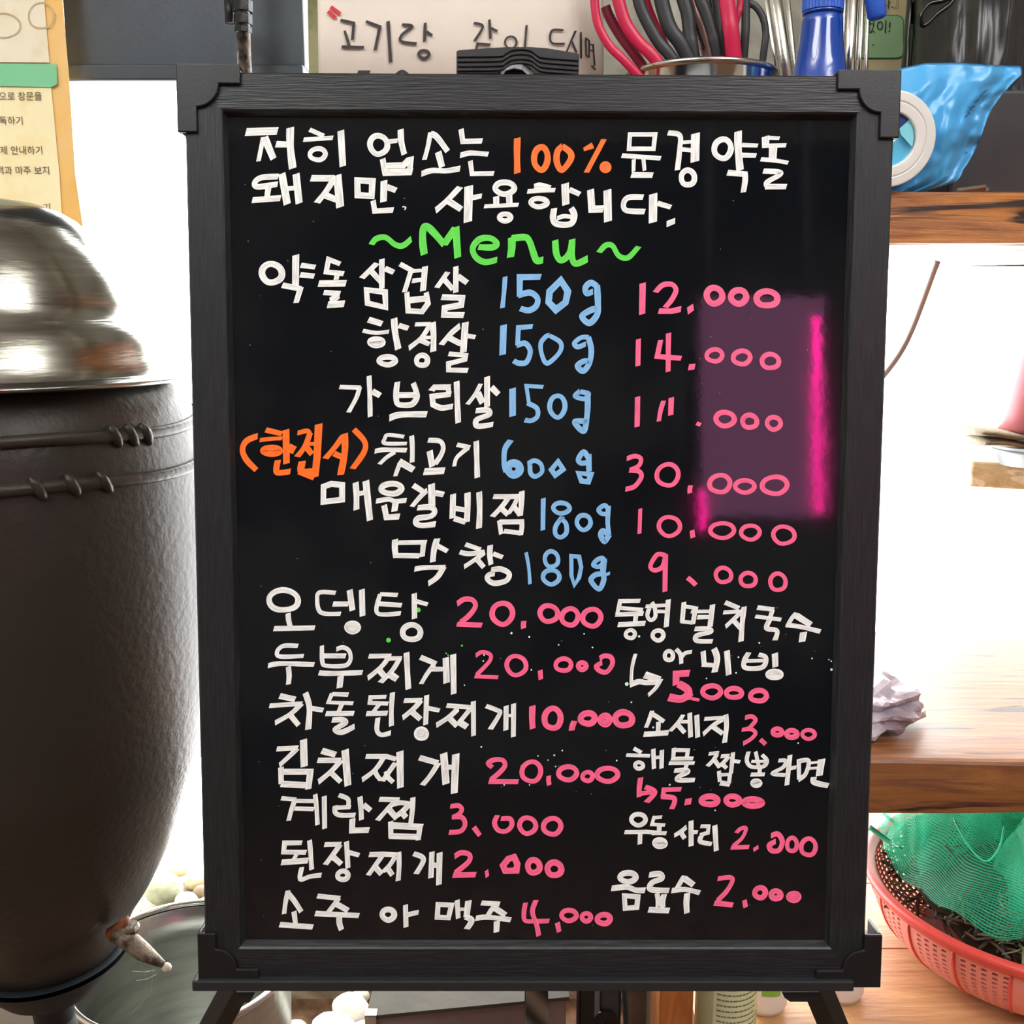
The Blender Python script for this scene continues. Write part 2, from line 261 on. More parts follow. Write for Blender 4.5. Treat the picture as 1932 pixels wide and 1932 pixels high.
# ---------------------------------------------------------------- the handwriting on the board: W white, O orange, G green, B blue, P pink
# "@ colour origin_x origin_y zoom", then strokes "[kind:]width:points"; kind s smooth, b closed outline, e ellipse, d dot
WRITING = '''
@ W 440 220 3.578
50:85,104 300,97
28:203,138 170,302
s:48:212,138 232,190 272,286
42:288,186 368,188
s:50:385,74 385,200 402,350
30:515,88 612,130
28:474,156 674,143
e:32:570,254,52,38
44:726,94 740,336
@ W 440 220 3.578
e:38:982,190,58,62
30:1042,170 1110,162
s:40:1130,86 1135,170 1155,256
38:1008,284 1025,388
44:1015,378 1210,372
38:1200,270 1190,385
40:1030,332 1150,328 1195,282
s:30:1332,105 1315,200 1290,292
s:40:1330,116 1372,135 1448,235
44:1383,238 1410,342
s:36:1270,387 1340,364 1440,366 1532,350
@ W 440 220 3.578
36:1538,84 1550,168 1682,164
s:34:1532,262 1600,246 1722,254
32:1600,298 1612,386 1760,384
@ W 440 220 3.578
s:38:305,404 190,412 146,445 165,474 300,455
38:240,462 228,545
38:128,564 320,550
48:328,384 365,592
30:365,486 425,482
46:424,386 445,586
@ W 440 220 3.578
42:524,416 680,416
s:38:685,412 630,500 565,582
44:620,530 700,562
52:703,394 722,612
b:42:838,430 940,436 934,536 840,530
44:1018,432 1014,576
40:1035,474 1100,498
36:944,566 955,638 1082,630
s:8:1143,608 1164,612 1158,630
@ W 440 220 3.578
s:36:1532,474 1450,560 1366,634
44:1440,562 1540,626
56:1590,468 1584,712
34:1610,548 1678,536
e:38:1833,482,62,40
40:1775,538 1776,610
42:1862,534 1866,600
26:1694,606 1926,595
e:34:1835,680,37,24
@ O 940 220 3.331
s:40:120,134 118,240 120,356
e:38:268,262,42,72
s:38:400,184 452,225 455,270 400,336 368,285 372,220 402,186
s:62:560,180 568,196 570,206
30:665,142 554,352
d:76:674,318
@ W 940 220 3.331
b:28:828,112 986,112 976,202 822,202
28:776,245 1022,262
24:852,268 850,345
24:912,264 920,340
36:836,366 972,368
s:32:1066,102 1140,118 1140,210 1126,336
22:1160,162 1215,158
28:1150,205 1215,212
52:1240,105 1236,284
e:34:1192,384,43,46
@ W 940 220 3.331
e:36:1410,202,52,60
s:46:1508,92 1508,200 1520,338
26:1530,178 1632,182
30:1525,242 1622,244
36:1440,352 1556,362
s:34:1550,350 1552,400 1540,476
@ W 940 220 3.331
24:1680,132 1768,136
46:1680,124 1680,190
26:1660,184 1810,180
50:1728,190 1724,275
s:26:1650,268 1740,276 1822,290
s:32:1665,342 1765,348 1765,368 1690,412 1690,440
34:1680,440 1812,440
@ W 940 220 3.331
s:34:225,442 262,432 328,448
s:28:183,470 270,464 358,462
e:32:256,540,50,26
46:420,420 425,555
34:446,458 514,488
s:38:352,576 345,640 370,675 455,674 478,620 458,574
s:26:370,640 410,626 460,630
44:580,458 588,582 662,580
48:686,460 690,660
@ W 940 220 3.331
s:34:912,506 820,508 788,545 806,590 922,597
50:974,485 972,666
32:1000,544 1086,570
34:1058,676 1112,654
@ G 450 410 4
s:42:1003,205 1040,162 1110,152 1180,205 1240,214 1305,162
@ G 450 410 4
s:54:1402,282 1390,180 1396,85 1440,82 1555,208
50:1548,210 1640,75
52:1640,72 1655,305
@ G 850 410 4
s:46:210,225 320,226 348,195 300,158 220,165 168,230 190,300 260,338 352,320
s:56:462,150 462,230 452,302
s:50:455,160 560,150 595,180 620,250 650,326 700,320
s:48:790,172 800,280 838,326 900,270 918,172
s:48:918,165 916,290 944,350 1036,312
@ G 850 410 4
s:40:1120,265 1170,212 1222,215 1270,290 1340,304 1420,220
@ W 450 410 4
e:48:252,422,76,70
50:432,284 430,520
38:470,362 580,376
40:465,434 572,444
42:330,512 470,540
40:470,528 434,646
@ W 450 410 4
38:768,352 680,318 662,412 795,426
36:746,430 736,472
46:604,500 812,498
38:642,568 768,574
50:760,582 690,634
50:672,660 800,652
@ W 450 410 4
36:1045,346 930,460
42:990,394 1075,486
40:1082,314 1082,540
42:1105,386 1172,416
b:42:966,548 1106,564 1110,680 974,648
@ W 450 410 4
38:1218,352 1320,408
34:1300,410 1252,565
26:1310,406 1390,400
32:1310,480 1390,470
42:1408,370 1392,556
40:1270,566 1280,706 1385,712 1430,650 1416,566
46:1290,626 1420,612
@ W 450 410 4
34:1580,412 1496,532
40:1552,468 1618,545
38:1640,370 1640,568
44:1655,444 1726,494
46:1532,602 1688,608 1680,662 1556,684 1552,736 1702,738
@ B 850 410 4
s:34:412,448 404,560 392,684
44:682,450 522,452 522,596
s:44:515,588 600,568 655,610 646,670 590,702 526,688
b:50:832,476 886,560 868,642 795,698 740,640 748,560
s:44:1105,520 1058,494 1018,530 1028,575 1075,560
s:46:1106,515 1112,640 1108,730 1048,798 992,746 1060,700 1100,690
@ P 1150 510 4
46:250,96 246,332
s:38:346,166 400,112 470,106 502,150 470,220 420,280
42:370,308 470,308 540,292
46:588,308 634,276
@ P 1150 510 4
e:46:792,191,58,60
e:46:974,200,56,52
e:46:1188,213,82,54
@ P 1150 510 4
36:218,518 214,722
38:386,526 360,650 542,664
38:445,474 442,766
44:596,732 645,726
e:34:792,642,59,45
e:36:997,658,64,50
e:36:1214,686,66,52
@ W 600 590 4
46:380,52 484,84
s:30:338,136 440,152 536,142
e:54:440,222,41,18
s:48:574,42 582,150 606,276
40:608,96 682,118
e:40:522,362,60,30
@ W 600 590 4
30:732,88 850,85
s:34:845,92 780,190 685,268
38:765,206 842,238
26:788,190 852,186
s:44:866,72 872,180 870,294
e:40:785,360,43,38
@ W 600 590 4
s:38:1072,98 1000,160 930,242
44:975,182 1080,236
48:1112,72 1096,300
34:1118,174 1188,184
36:985,310 1115,322 1110,352 985,384 985,432 1132,435
@ W 600 590 4
32:162,560 320,566
s:32:315,562 290,640 230,752
s:36:385,476 390,600 394,786
46:408,592 470,626
@ W 600 590 4
s:42:600,522 590,600 596,680 640,698 710,690 746,640 740,590 718,530
42:600,622 742,620
s:46:538,796 620,770 822,766
@ W 600 590 4
42:855,590 880,562 1000,562
36:985,570 985,618
40:1005,614 862,632 868,700
s:42:862,690 930,718 1018,706
s:42:1046,518 1050,640 1058,832
@ W 600 590 4
s:30:1228,536 1190,610 1128,692
50:1206,606 1242,682
42:1276,482 1276,712
46:1308,562 1362,616
s:40:1190,740 1280,734 1290,768 1200,806 1194,850 1240,856 1322,842
@ B 850 590 4
48:400,92 393,318
36:620,104 512,112 506,244
s:40:500,246 565,232 602,290 575,370 520,382 475,362
s:34:745,172 830,226 822,300 730,382 688,312 682,230 720,180 745,170
s:36:1022,235 960,258 935,230 985,188 1040,186
s:42:1040,184 1062,280 1048,380 1000,440 958,400 1010,364 1058,372
@ B 850 590 4
48:468,570 468,782
30:700,560 572,552 592,682
s:36:580,682 650,720 656,780 612,814 560,810
e:36:806,706,56,82
s:36:975,596 1040,612 1010,650 940,630 975,594
s:42:1036,624 1032,760 1008,890 950,850 944,818 1032,820
@ P 850 590 4
38:1412,634 1408,862
s:34:1608,664 1585,740 1572,820
40:1666,640 1662,774
30:1856,834 1888,846
@ P 1150 710 4
e:38:872,322,68,52
e:36:1058,340,56,47
e:34:1240,354,50,47
@ W 450 790 4
s:28:1250,136 1130,122 1104,150 1106,186 1270,188
s:34:1028,246 1100,234 1270,238
s:28:1185,250 1120,290 1062,344
s:36:1306,128 1312,220 1310,330
s:30:1225,330 1205,370 1182,434
52:1210,322 1322,386
@ W 450 790 4
s:36:1430,162 1520,170 1545,220 1525,280 1480,345
46:1442,242 1462,362
50:1398,400 1556,392
@ W 450 790 4
34:1648,196 1748,216
s:30:1740,215 1650,290 1628,360
s:40:1794,168 1798,300 1802,446
@ O 450 790 4
s:44:145,130 60,168 30,235 60,310 135,388
@ O 450 790 4
40:205,84 328,114
s:30:160,162 240,152 330,148
e:48:248,242,60,22
50:358,82 362,340
s:60:375,210 400,228 425,238
s:44:298,312 285,380 300,408 392,398
@ O 450 790 4
s:34:445,108 520,92 540,120
s:40:540,110 500,210 442,288
46:500,200 555,268
28:530,190 600,190
56:605,40 592,310
s:52:482,320 475,400 560,400 580,440
52:590,310 578,440
40:455,400 570,448
@ O 450 790 4
s:40:790,128 735,205 655,302
44:720,262 785,292
s:50:800,112 802,250 770,424
@ O 450 790 4
s:42:870,80 950,170 948,250 860,378
@ B 850 810 4
s:40:455,82 410,150 405,260 420,320
e:58:478,298,44,44
@ B 850 810 4
s:34:580,262 632,236 680,262 690,320 640,356 604,330 600,270
@ B 850 810 4
b:38:812,242 850,302 790,346 760,305
@ B 850 810 4
s:40:1040,215 1005,172 965,225 985,255 1035,250
42:1042,190 1046,320
b:40:965,330 1060,340 1040,396 988,390
@ P 850 810 4
s:34:1330,222 1390,202 1436,222 1420,275 1350,310
s:36:1350,308 1420,316 1440,360 1390,430 1320,452
@ P 850 810 4
e:34:1638,344,82,80
s:34:1812,424 1806,450 1806,482
@ P 1150 710 4
e:36:832,810,78,64
e:34:1021,830,70,46
e:36:1246,822,94,64
@ W 450 790 4
b:44:642,512 700,492 782,500 782,610 640,628
s:44:884,480 890,580 890,688
34:905,566 950,558
50:960,468 992,768
@ W 450 790 4
e:44:1154,528,76,38
s:36:1038,622 1130,608 1180,622 1268,616
46:1186,632 1176,700
44:1098,652 1116,744 1216,738
@ W 450 790 4
42:1318,502 1390,548
s:34:1424,540 1370,590 1308,664
50:1456,492 1460,662
44:1480,560 1550,572
s:42:1350,672 1450,668 1480,700 1450,736 1355,752 1340,790 1390,806 1488,795
@ W 450 790 4
42:1620,568 1614,752
s:46:1728,558 1728,680 1722,780
38:1630,676 1720,690
42:1628,752 1715,782
s:42:1816,552 1820,700 1814,828
@ W 700 910 4
36:922,108 1060,108 1140,104
s:36:1040,112 990,180 915,260
42:975,188 1035,246
s:32:1105,120 1075,180 1035,238
38:1080,185 1120,240
s:40:1138,66 1135,160 1126,254
34:968,286 982,392
36:965,300 1150,298
s:34:1138,288 1138,340 1130,400
34:1002,368 1140,384
@ B 700 910 4
34:1300,120 1297,362
e:34:1437,194,60,40
s:34:1445,258 1395,330 1392,390 1430,415 1474,380 1470,310 1430,272
@ B 700 910 4
e:34:1605,302,50,56
@ B 700 910 4
s:34:1790,200 1762,174 1718,205 1740,236 1780,238
s:36:1792,180 1786,300 1796,400
s:42:1790,390 1750,368 1735,400 1762,446 1795,400
@ P 1100 920 4
28:432,158 426,348
e:32:652,292,78,72
s:36:822,322 826,350 830,378
@ P 1100 920 4
e:32:1050,323,87,56
e:32:1263,338,68,53
e:32:1516,358,80,65
@ W 700 910 4
s:44:182,430 180,500 188,566
32:205,456 420,452
38:398,440 386,562
36:175,552 368,555
s:44:500,424 475,510 466,602
38:502,480 578,520
@ W 700 910 4
s:36:328,656 400,644 560,642
s:40:548,640 500,715 432,764
@ W 700 910 4
34:712,468 828,508
s:36:670,526 740,540 850,526
s:32:860,528 790,580 702,638
40:792,572 852,642
@ W 700 910 4
s:40:900,474 896,550 906,622
36:920,538 994,566
s:40:905,662 980,655 1042,690 1020,742 930,762 880,732 888,700 935,688
@ B 700 910 4
s:26:1170,528 1190,640 1200,768
@ B 700 910 4
e:32:1362,580,52,58
e:34:1360,714,60,54
@ B 700 910 4
b:32:1512,556 1570,562 1586,640 1570,720 1534,776 1512,700
@ B 700 910 4
s:34:1770,610 1745,572 1700,590 1678,625 1720,636 1765,600
s:44:1758,580 1752,650 1748,700
s:38:1740,690 1690,700 1660,742 1720,806 1756,740 1752,690
24:1750,704 1804,686
@ P 1100 920 4
s:34:622,512 560,506 508,590 540,624 600,596 620,510
38:622,505 618,786
s:36:788,680 815,700 852,736
@ P 1100 920 4
e:32:1060,660,60,54
e:32:1246,695,60,50
e:32:1471,712,60,62
@ W 480 1090 4
e:42:220,170,114,75
s:38:254,268 258,320 270,368
38:146,384 456,378
@ W 480 1090 4
s:32:614,114 490,112 474,180 490,250 540,272 652,272
38:592,198 710,198
44:718,92 740,248
42:810,88 816,290
@ W 480 1090 4
e:52:740,374,36,26
@ W 480 1090 4
30:1082,130 945,124
s:32:950,122 922,220 930,268 990,278 1105,268
34:938,196 1112,208
38:1206,118 1208,310
32:1215,176 1308,202
e:42:1186,412,70,55
@ P 840 1090 4
s:38:90,198 140,164 205,168 228,215 180,285 110,340
36:88,350 278,358
e:40:431,270,75,80
s:38:594,328 590,352 592,382
@ P 840 1090 4
e:38:782,270,67,60
e:38:941,296,62,62
e:38:1106,301,68,64
@ W 480 1090 4
s:32:330,514 220,514 172,556 195,595 372,590
s:36:103,664 200,648 452,655
s:38:256,670 262,740 256,806
@ W 480 1090 4
s:32:510,512 512,630 540,664 680,664 724,620 716,555 670,526 618,540
36:516,590 690,590
s:38:486,718 590,722 816,716
46:652,740 642,832
@ W 480 1090 4
34:862,592 1032,590
s:34:1020,590 960,670 855,758
32:990,610 1112,608
s:34:1095,612 1040,700 950,792
46:935,688 985,750
54:1020,728 1078,766
s:42:1148,564 1154,700 1162,842
@ W 480 1090 4
40:1252,600 1372,650
s:32:1352,660 1300,730 1258,802
36:1328,690 1425,690
46:1445,602 1450,795
44:1500,578 1504,878
@ P 840 1090 4
s:30:230,588 280,560 340,580 340,620 300,670 232,736
28:222,744 400,752
e:34:537,662,72,72
36:716,698 722,768
@ P 840 1090 4
e:34:892,657,60,45
e:38:1034,666,28,26
s:36:1165,610 1200,590 1250,600 1262,650 1220,710 1170,705 1140,670 1185,640
@ W 1120 1110 4
30:352,94 200,96 178,196
28:200,148 372,162
32:165,198 376,190
34:320,200 312,262
36:183,274 390,264
e:30:277,346,35,30
@ W 1120 1110 4
s:30:440,105 462,150 465,215 430,240 405,205 420,150
26:392,136 545,128
26:480,174 550,176
36:564,84 548,292
e:32:486,355,40,38
@ W 1120 1110 4
34:682,104 668,255
28:690,136 775,150
34:772,140 748,272
28:660,250 750,260
26:735,176 885,174
32:782,218 870,216
38:898,122 878,292
s:34:762,306 870,306 880,330 780,356 780,396 898,400
@ W 1120 1110 4
36:992,106 1098,150
28:978,182 1112,174
s:30:1112,180 1060,230 995,290
38:1055,240 1110,304
s:38:1136,138 1122,260 1112,402
@ W 1120 1110 4
34:1235,145 1362,160
32:1350,165 1328,230
28:1220,212 1416,236
s:36:1330,235 1305,300 1375,315 1385,340 1368,392
@ W 1120 1110 4
s:30:1532,186 1500,220 1462,282
48:1530,206 1640,276
s:34:1452,276 1560,290 1712,326
50:1585,330 1572,404
@ W 1120 1110 4
e:32:568,508,32,34
s:32:622,458 655,500 662,570
s:28:665,520 690,490 742,478
@ W 1120 1110 4
38:826,474 834,575
s:46:908,454 932,530 912,634
34:818,575 920,582
42:1005,470 1020,654
@ W 1120 1110 4
s:36:1172,484 1138,545 1142,598 1240,604 1290,580 1298,520 1245,500
26:1150,548 1290,545
46:1368,490 1372,594
e:42:1364,650,50,22
@ W 1120 1110 4
s:26:316,494 290,600 284,726
s:40:275,728 340,705 400,712 500,706
54:385,652 500,690
s:28:510,684 470,750 412,806
@ P 1120 1110 4
50:724,640 622,646 622,730
s:58:640,720 706,760 712,800 660,834 566,822
24:742,832 798,844
26:738,798 722,842
@ P 1120 1110 4
e:38:891,780,66,46
e:38:1059,790,60,34
e:38:1244,811,62,40
@ W 490 1290 4
44:150,92 268,118
34:73,166 322,150
s:34:315,152 230,230 115,296
42:218,222 294,314
s:44:344,68 375,180 366,346
38:380,184 480,200
@ W 490 1290 4
32:670,82 545,78
32:548,70 518,140 706,148
32:622,150 595,212
36:498,226 712,224
s:40:545,274 625,272 645,295 570,345 620,366 716,322
@ W 490 1290 4
30:956,98 836,102 830,144 970,150
28:905,152 855,215
36:804,226 965,222
s:36:1002,66 994,190 994,320
s:36:892,256 885,350 920,386 990,370
@ W 490 1290 4
34:1088,128 1226,124
s:36:1215,130 1160,190 1078,258
44:1150,214 1214,268
36:1260,86 1252,310
34:1268,184 1358,202
e:56:1220,376,30,26
@ W 490 1290 4
34:1410,164 1540,174 1610,180
s:36:1500,186 1430,250 1332,314
32:1585,195 1495,305
44:1435,262 1490,320
50:1500,286 1566,326
36:1612,132 1614,394
@ W 490 1290 4
s:34:1708,168 1790,200 1812,225 1740,345
36:1860,166 1858,352
24:1870,240 1915,240
@ W 820 1290 4
36:596,150 594,402
@ P 820 1290 4
s:46:738,166 736,260 740,340
e:44:890,262,63,74
s:42:1055,282 1040,320 1034,352
@ P 820 1290 4
e:46:1155,262,54,40
e:52:1286,272,30,30
e:46:1427,266,66,50
@ W 1120 1310 4
s:30:442,124 420,190 395,252
s:34:425,140 470,165 532,206
34:490,206 486,285
38:378,302 566,290
@ W 1120 1310 4
s:28:676,154 640,210 576,278
36:625,218 688,290
26:660,206 722,206
34:725,140 732,325
36:778,156 786,326
@ W 1120 1310 4
28:835,186 985,176
s:30:978,188 900,235 826,302
38:895,240 975,298
s:36:998,152 1002,250 988,366
@ P 1120 1310 4
s:32:1142,178 1190,166 1222,195 1180,250
s:30:1118,268 1185,262 1222,292 1190,335 1128,372
34:1258,340 1298,378
@ P 1120 1310 4
e:36:1387,284,36,24
e:40:1496,299,40,26
e:30:1622,302,46,34
@ W 1120 1310 4
30:302,408 362,440
26:246,458 426,464
e:30:343,537,30,24
32:450,412 456,562
24:465,478 510,472
32:515,420 512,560
@ W 1120 1310 4
30:606,404 600,486
30:605,420 712,422 702,480
28:584,486 752,484
26:568,520 762,518
30:704,524 692,562
s:34:608,576 700,572 706,590 640,622 640,648 764,646
@ W 1120 1310 4
26:868,450 946,440
s:28:930,455 900,500 858,542
34:910,490 948,548
28:960,468 1025,462
s:28:1020,470 975,520 938,546
32:965,520 1004,558
30:1052,438 1036,600
28:1052,502 1106,510
30:945,578 952,660
30:1030,590 1022,670
24:958,608 1030,604
38:955,668 1030,680
@ W 1120 1310 4
s:30:1170,432 1156,500 1190,546 1280,544 1308,500 1270,456
28:1222,432 1250,560
22:1190,506 1290,506
30:1256,556 1250,600
30:1185,606 1292,604
e:48:1228,670,20,12
@ W 1120 1310 4
s:28:1394,500 1450,502 1430,550 1350,598 1446,610
34:1482,458 1458,686
28:1475,560 1530,550
@ W 1120 1310 4
30:1548,488 1550,640
s:32:1550,504 1622,502 1600,600 1545,645
20:1622,520 1692,512
20:1618,560 1690,555
52:1722,488 1702,615
s:42:1662,626 1666,664 1772,690
@ P 1120 1310 4
s:38:355,628 345,700 342,775
34:332,752 440,738
s:38:388,698 462,738 398,816
@ P 1120 1310 4
34:662,716 530,720 522,778
s:38:512,772 600,780 610,815 588,866
46:688,814 738,806
@ P 1120 1310 4
e:44:874,801,63,30
e:42:1050,801,50,32
e:44:1203,817,66,26
@ W 490 1290 4
36:128,492 290,484
s:34:282,490 220,550 148,616
52:330,420 336,626
40:160,630 162,755
44:178,664 402,664
46:382,660 366,796
46:160,756 348,766
@ W 490 1290 4
48:468,506 574,536
38:436,578 612,578
s:36:615,578 540,660 442,742
40:535,668 612,742
54:644,498 666,770
@ W 490 1290 4
36:800,548 955,548 1030,570
s:34:938,555 870,650 772,726
34:1025,596 925,736
s:34:868,652 884,690 912,726
s:36:952,660 968,705 1008,744
52:1058,510 1062,786
@ W 490 1290 4
42:1204,558 1345,598
s:36:1350,596 1290,690 1228,766
54:1388,524 1406,758
36:1405,630 1460,630
54:1480,530 1468,828
@ P 820 1290 4
s:36:436,632 405,600 450,574 515,578 530,620 485,675 418,728
36:408,738 632,740
e:36:730,663,72,74
s:34:862,694 860,730 866,766
@ P 820 1290 4
e:38:1004,675,67,50
e:34:1154,700,38,33
e:38:1304,686,76,50
@ W 490 1470 4
32:162,144 274,154
s:34:268,150 240,230 218,314
30:275,164 410,166
32:264,222 410,226
s:34:418,114 430,230 436,346
36:487,128 490,374
@ W 490 1470 4
s:34:596,120 665,150 668,205
30:555,216 688,212
s:36:570,200 570,250 610,272 722,272
s:38:756,132 764,220 768,308
42:782,192 838,236
44:700,298 696,388 826,384
@ W 490 1470 4
36:902,152 1054,156
s:34:1035,158 970,220 888,312
s:36:1005,190 1060,178 1140,186
s:38:1120,200 1070,250 1010,290
46:970,222 1035,298
46:1060,236 1105,290
s:38:1156,138 1152,230 1140,335
38:988,318 990,440
48:995,350 1230,362
38:1210,355 1196,462
42:980,430 1205,436
@ P 820 1480 4
s:34:118,166 180,160 205,190 180,225 130,250
s:36:135,246 205,248 230,300 196,352 108,362
38:295,322 342,386
@ P 820 1480 4
s:36:475,232 452,290 480,345 540,352 582,310 570,260 500,258
e:36:702,310,60,60
e:38:887,316,66,60
@ W 490 1570 4
36:320,80 188,82 180,150 352,152
28:284,158 258,202
42:163,228 366,214
s:36:376,60 385,170 392,284
s:34:318,264 306,355 380,335 466,324
@ W 490 1570 4
36:488,94 615,90
s:36:605,96 560,160 495,246
44:545,180 616,242
36:655,70 666,272
36:668,152 752,174
e:38:627,326,40,32
@ W 490 1570 4
38:825,170 935,166 1032,172
s:34:925,178 880,240 818,326
44:868,258 920,318
s:32:1022,188 980,250 928,302
42:956,258 1002,326
s:36:1050,150 1052,260 1044,368
@ W 490 1570 4
s:38:1160,162 1225,188 1232,225 1180,316
38:1300,148 1292,346
38:1300,250 1350,250
42:1358,154 1352,398
@ P 820 1480 4
s:38:150,544 200,516 262,530 255,585 150,672
40:138,684 312,680
44:382,682 408,664
@ P 820 1480 4
b:46:600,548 624,600 618,650 532,652 516,612 556,562
e:44:748,619,46,48
e:46:904,638,54,48
@ W 490 1570 4
s:34:214,440 195,530 184,618
s:40:215,462 262,520 314,602
38:258,598 270,690
40:150,698 402,716
@ W 490 1570 4
36:434,482 606,500
s:34:595,500 560,550 520,600
44:570,538 668,592
40:418,614 750,630
s:42:600,640 602,690 618,738
@ W 490 1570 4
e:42:970,622,44,40
36:1100,548 1104,718
36:1112,624 1200,604
@ W 490 1570 4
b:38:1346,546 1448,550 1424,646 1340,642
36:1490,512 1498,652
24:1505,582 1548,582
46:1576,516 1560,640
s:42:1552,640 1600,665 1562,732
@ W 490 1570 4
36:1672,534 1812,542
s:34:1785,548 1750,585 1720,632
s:44:1765,566 1800,590 1856,626
s:38:1630,650 1720,642 1896,662
44:1790,670 1786,756
@ P 750 1580 4
s:34:966,492 954,570 965,628 1050,632 1146,630
s:36:1046,472 1018,560 1050,660 1066,744
38:1206,642 1220,714
@ P 750 1580 4
e:36:1294,588,54,40
e:36:1425,602,32,30
e:42:1556,616,48,34
@ W 1120 1510 4
e:34:338,145,52,42
30:233,240 400,238 545,250
s:32:352,250 350,285 348,332
26:516,126 455,130 440,182 540,186
34:497,190 494,232
30:442,248 550,248
e:50:500,322,34,20
@ W 1120 1510 4
s:30:702,200 660,235 608,266
36:655,236 688,288
36:735,154 736,346
28:745,240 786,240
28:806,196 868,196 862,245 800,262
s:34:812,270 806,312 892,330
s:38:914,188 920,280 926,382
@ P 1120 1510 4
s:28:1076,246 1110,214 1150,212 1120,285 1050,345
32:1036,356 1174,352
26:1206,376 1244,350
@ P 1120 1510 4
s:38:1338,268 1390,254 1424,310 1400,375 1345,380 1326,340 1375,308
e:32:1497,334,38,50
e:34:1621,352,56,62
@ W 1120 1510 4
e:42:259,580,58,34
s:42:134,664 250,655 320,678 390,678
b:38:232,720 334,728 326,808 238,815
@ W 1120 1510 4
s:42:418,562 500,556 512,590 440,622 432,672 570,680
s:36:478,700 486,750 486,805
s:40:532,708 520,760 522,810
42:413,826 572,832
@ W 1120 1510 4
s:34:686,570 660,610 632,658
48:684,588 755,640
s:38:588,682 690,672 802,698
s:44:706,700 700,780 704,852
@ P 1120 1510 4
s:34:936,592 1030,582 1046,610 1000,690 930,760
40:910,774 1052,790
s:34:1138,752 1142,780 1148,808
@ P 1120 1510 4
e:40:1256,697,40,38
e:44:1376,713,36,28
e:46:1510,728,34,24
@ G 480 1090 4
d:36:1237,243
d:36:1012,471
d:15:1566,513
d:12:1447,571
d:11:1462,584
@ L 840 1090 4
d:18:500,419
d:14:634,447
d:12:856,506
d:12:1112,526
d:12:1048,423
d:12:293,584
d:12:287,629
d:12:650,695
d:10:145,811
d:28:1370,802
d:18:1463,443
@ L 1120 1110 4
d:13:1250,412
d:13:1093,520
d:13:1075,638
d:12:852,680
d:12:1649,529
d:10:1776,538
d:11:1793,550
d:19:1795,613
d:13:285,860
@ W 820 1290 4
d:14:352,476
d:12:964,504
d:14:903,540
d:11:780,545
d:10:856,576
d:11:913,625
d:12:1374,580
d:12:1485,141
d:10:716,764
d:10:525,764
d:12:1773,764
d:14:1650,330
@ W 1120 1310 4
d:15:450,250
d:12:175,500
d:12:1544,368
d:14:575,682
d:12:917,876
'''
# ---------------------------------------------------------------- materials
M_wall = material('plaster_wall', 'b9b3a6', 0.9, var=(6, 0.35, 0.7), col2='a59e90')
M_ceil = material('ceiling_boards', 'e8e6e0', 0.85, var=(4, 0.3, 0.7), col2='d8d5cc')
M_floor = material('rough_brown_stone', '8b6a50', 0.75, var=(22, 0.35, 0.62), col2='4e3a2b', bump=(60, 1.0))
M_blackpl = material('black_plastic', '101113', 0.38, bump=(900, 0.05))
M_blackpl2 = material('black_plastic_matt', '1b1c1e', 0.5)
def grain(name, vert):
    return material(name, '121417', 0.42, var=(60, 0.45, 0.75), col2='25282c', bump=(60, 0.3), stretch=(14, 1, 0.7) if vert else (0.7, 1, 14))
M_frv, M_frh = grain('black_woodgrain_vertical', True), grain('black_woodgrain_horizontal', False)
def wood(name, c1, c2, dark, sx=(1, 6, 6), rough=0.5, coat=0.0, crack=0.62):
    m = bpy.data.materials.new(name); m.use_nodes = True; nt = m.node_tree; b = nt.nodes['Principled BSDF']
    b.inputs['Roughness'].default_value = rough; b.inputs['Coat Weight'].default_value = coat; b.inputs['Coat Roughness'].default_value = 0.2
    tc = N(nt, 'ShaderNodeTexCoord'); mp = N(nt, 'ShaderNodeMapping'); mp.inputs['Scale'].default_value = sx
    nt.links.new(tc.outputs['Object'], mp.inputs[0])
    n1 = N(nt, 'ShaderNodeTexNoise'); n1.inputs['Scale'].default_value = 4; n1.inputs['Detail'].default_value = 8; n1.inputs['Distortion'].default_value = 1.2
    wv = N(nt, 'ShaderNodeTexNoise'); wv.inputs['Scale'].default_value = 9; wv.inputs['Detail'].default_value = 10; wv.inputs['Roughness'].default_value = 0.65; wv.inputs['Distortion'].default_value = 0.6
    wr = N(nt, 'ShaderNodeMapRange'); wr.inputs[1].default_value = 0.38; wr.inputs[2].default_value = 0.62
    nt.links.new(mp.outputs[0], n1.inputs['Vector']); nt.links.new(mp.outputs[0], wv.inputs['Vector'])
    mx = N(nt, 'ShaderNodeMix', data_type='RGBA'); mx.inputs[6].default_value = lin(c1); mx.inputs[7].default_value = lin(c2)
    nt.links.new(wv.outputs[0], wr.inputs[0]); nt.links.new(wr.outputs[0], mx.inputs[0])
    r = N(nt, 'ShaderNodeMapRange'); r.inputs[1].default_value = crack; r.inputs[2].default_value = crack+0.05
    nt.links.new(n1.outputs[0], r.inputs[0])
    m2 = N(nt, 'ShaderNodeMix', data_type='RGBA'); m2.inputs[7].default_value = lin(dark)
    nt.links.new(mx.outputs[2], m2.inputs[6]); nt.links.new(r.outputs[0], m2.inputs[0]); nt.links.new(m2.outputs[2], b.inputs['Base Color'])
    bp = N(nt, 'ShaderNodeBump'); bp.inputs['Strength'].default_value = 0.5; bp.inputs['Distance'].default_value = 0.002
    nt.links.new(wv.outputs[0], bp.inputs['Height']); nt.links.new(bp.outputs[0], b.inputs['Normal'])
    return m
M_log = wood('dark_honey_log', 'bf7c3f', '7a4521', '2c180d', (0.7, 12, 12), 0.38, 0.25, 0.53)
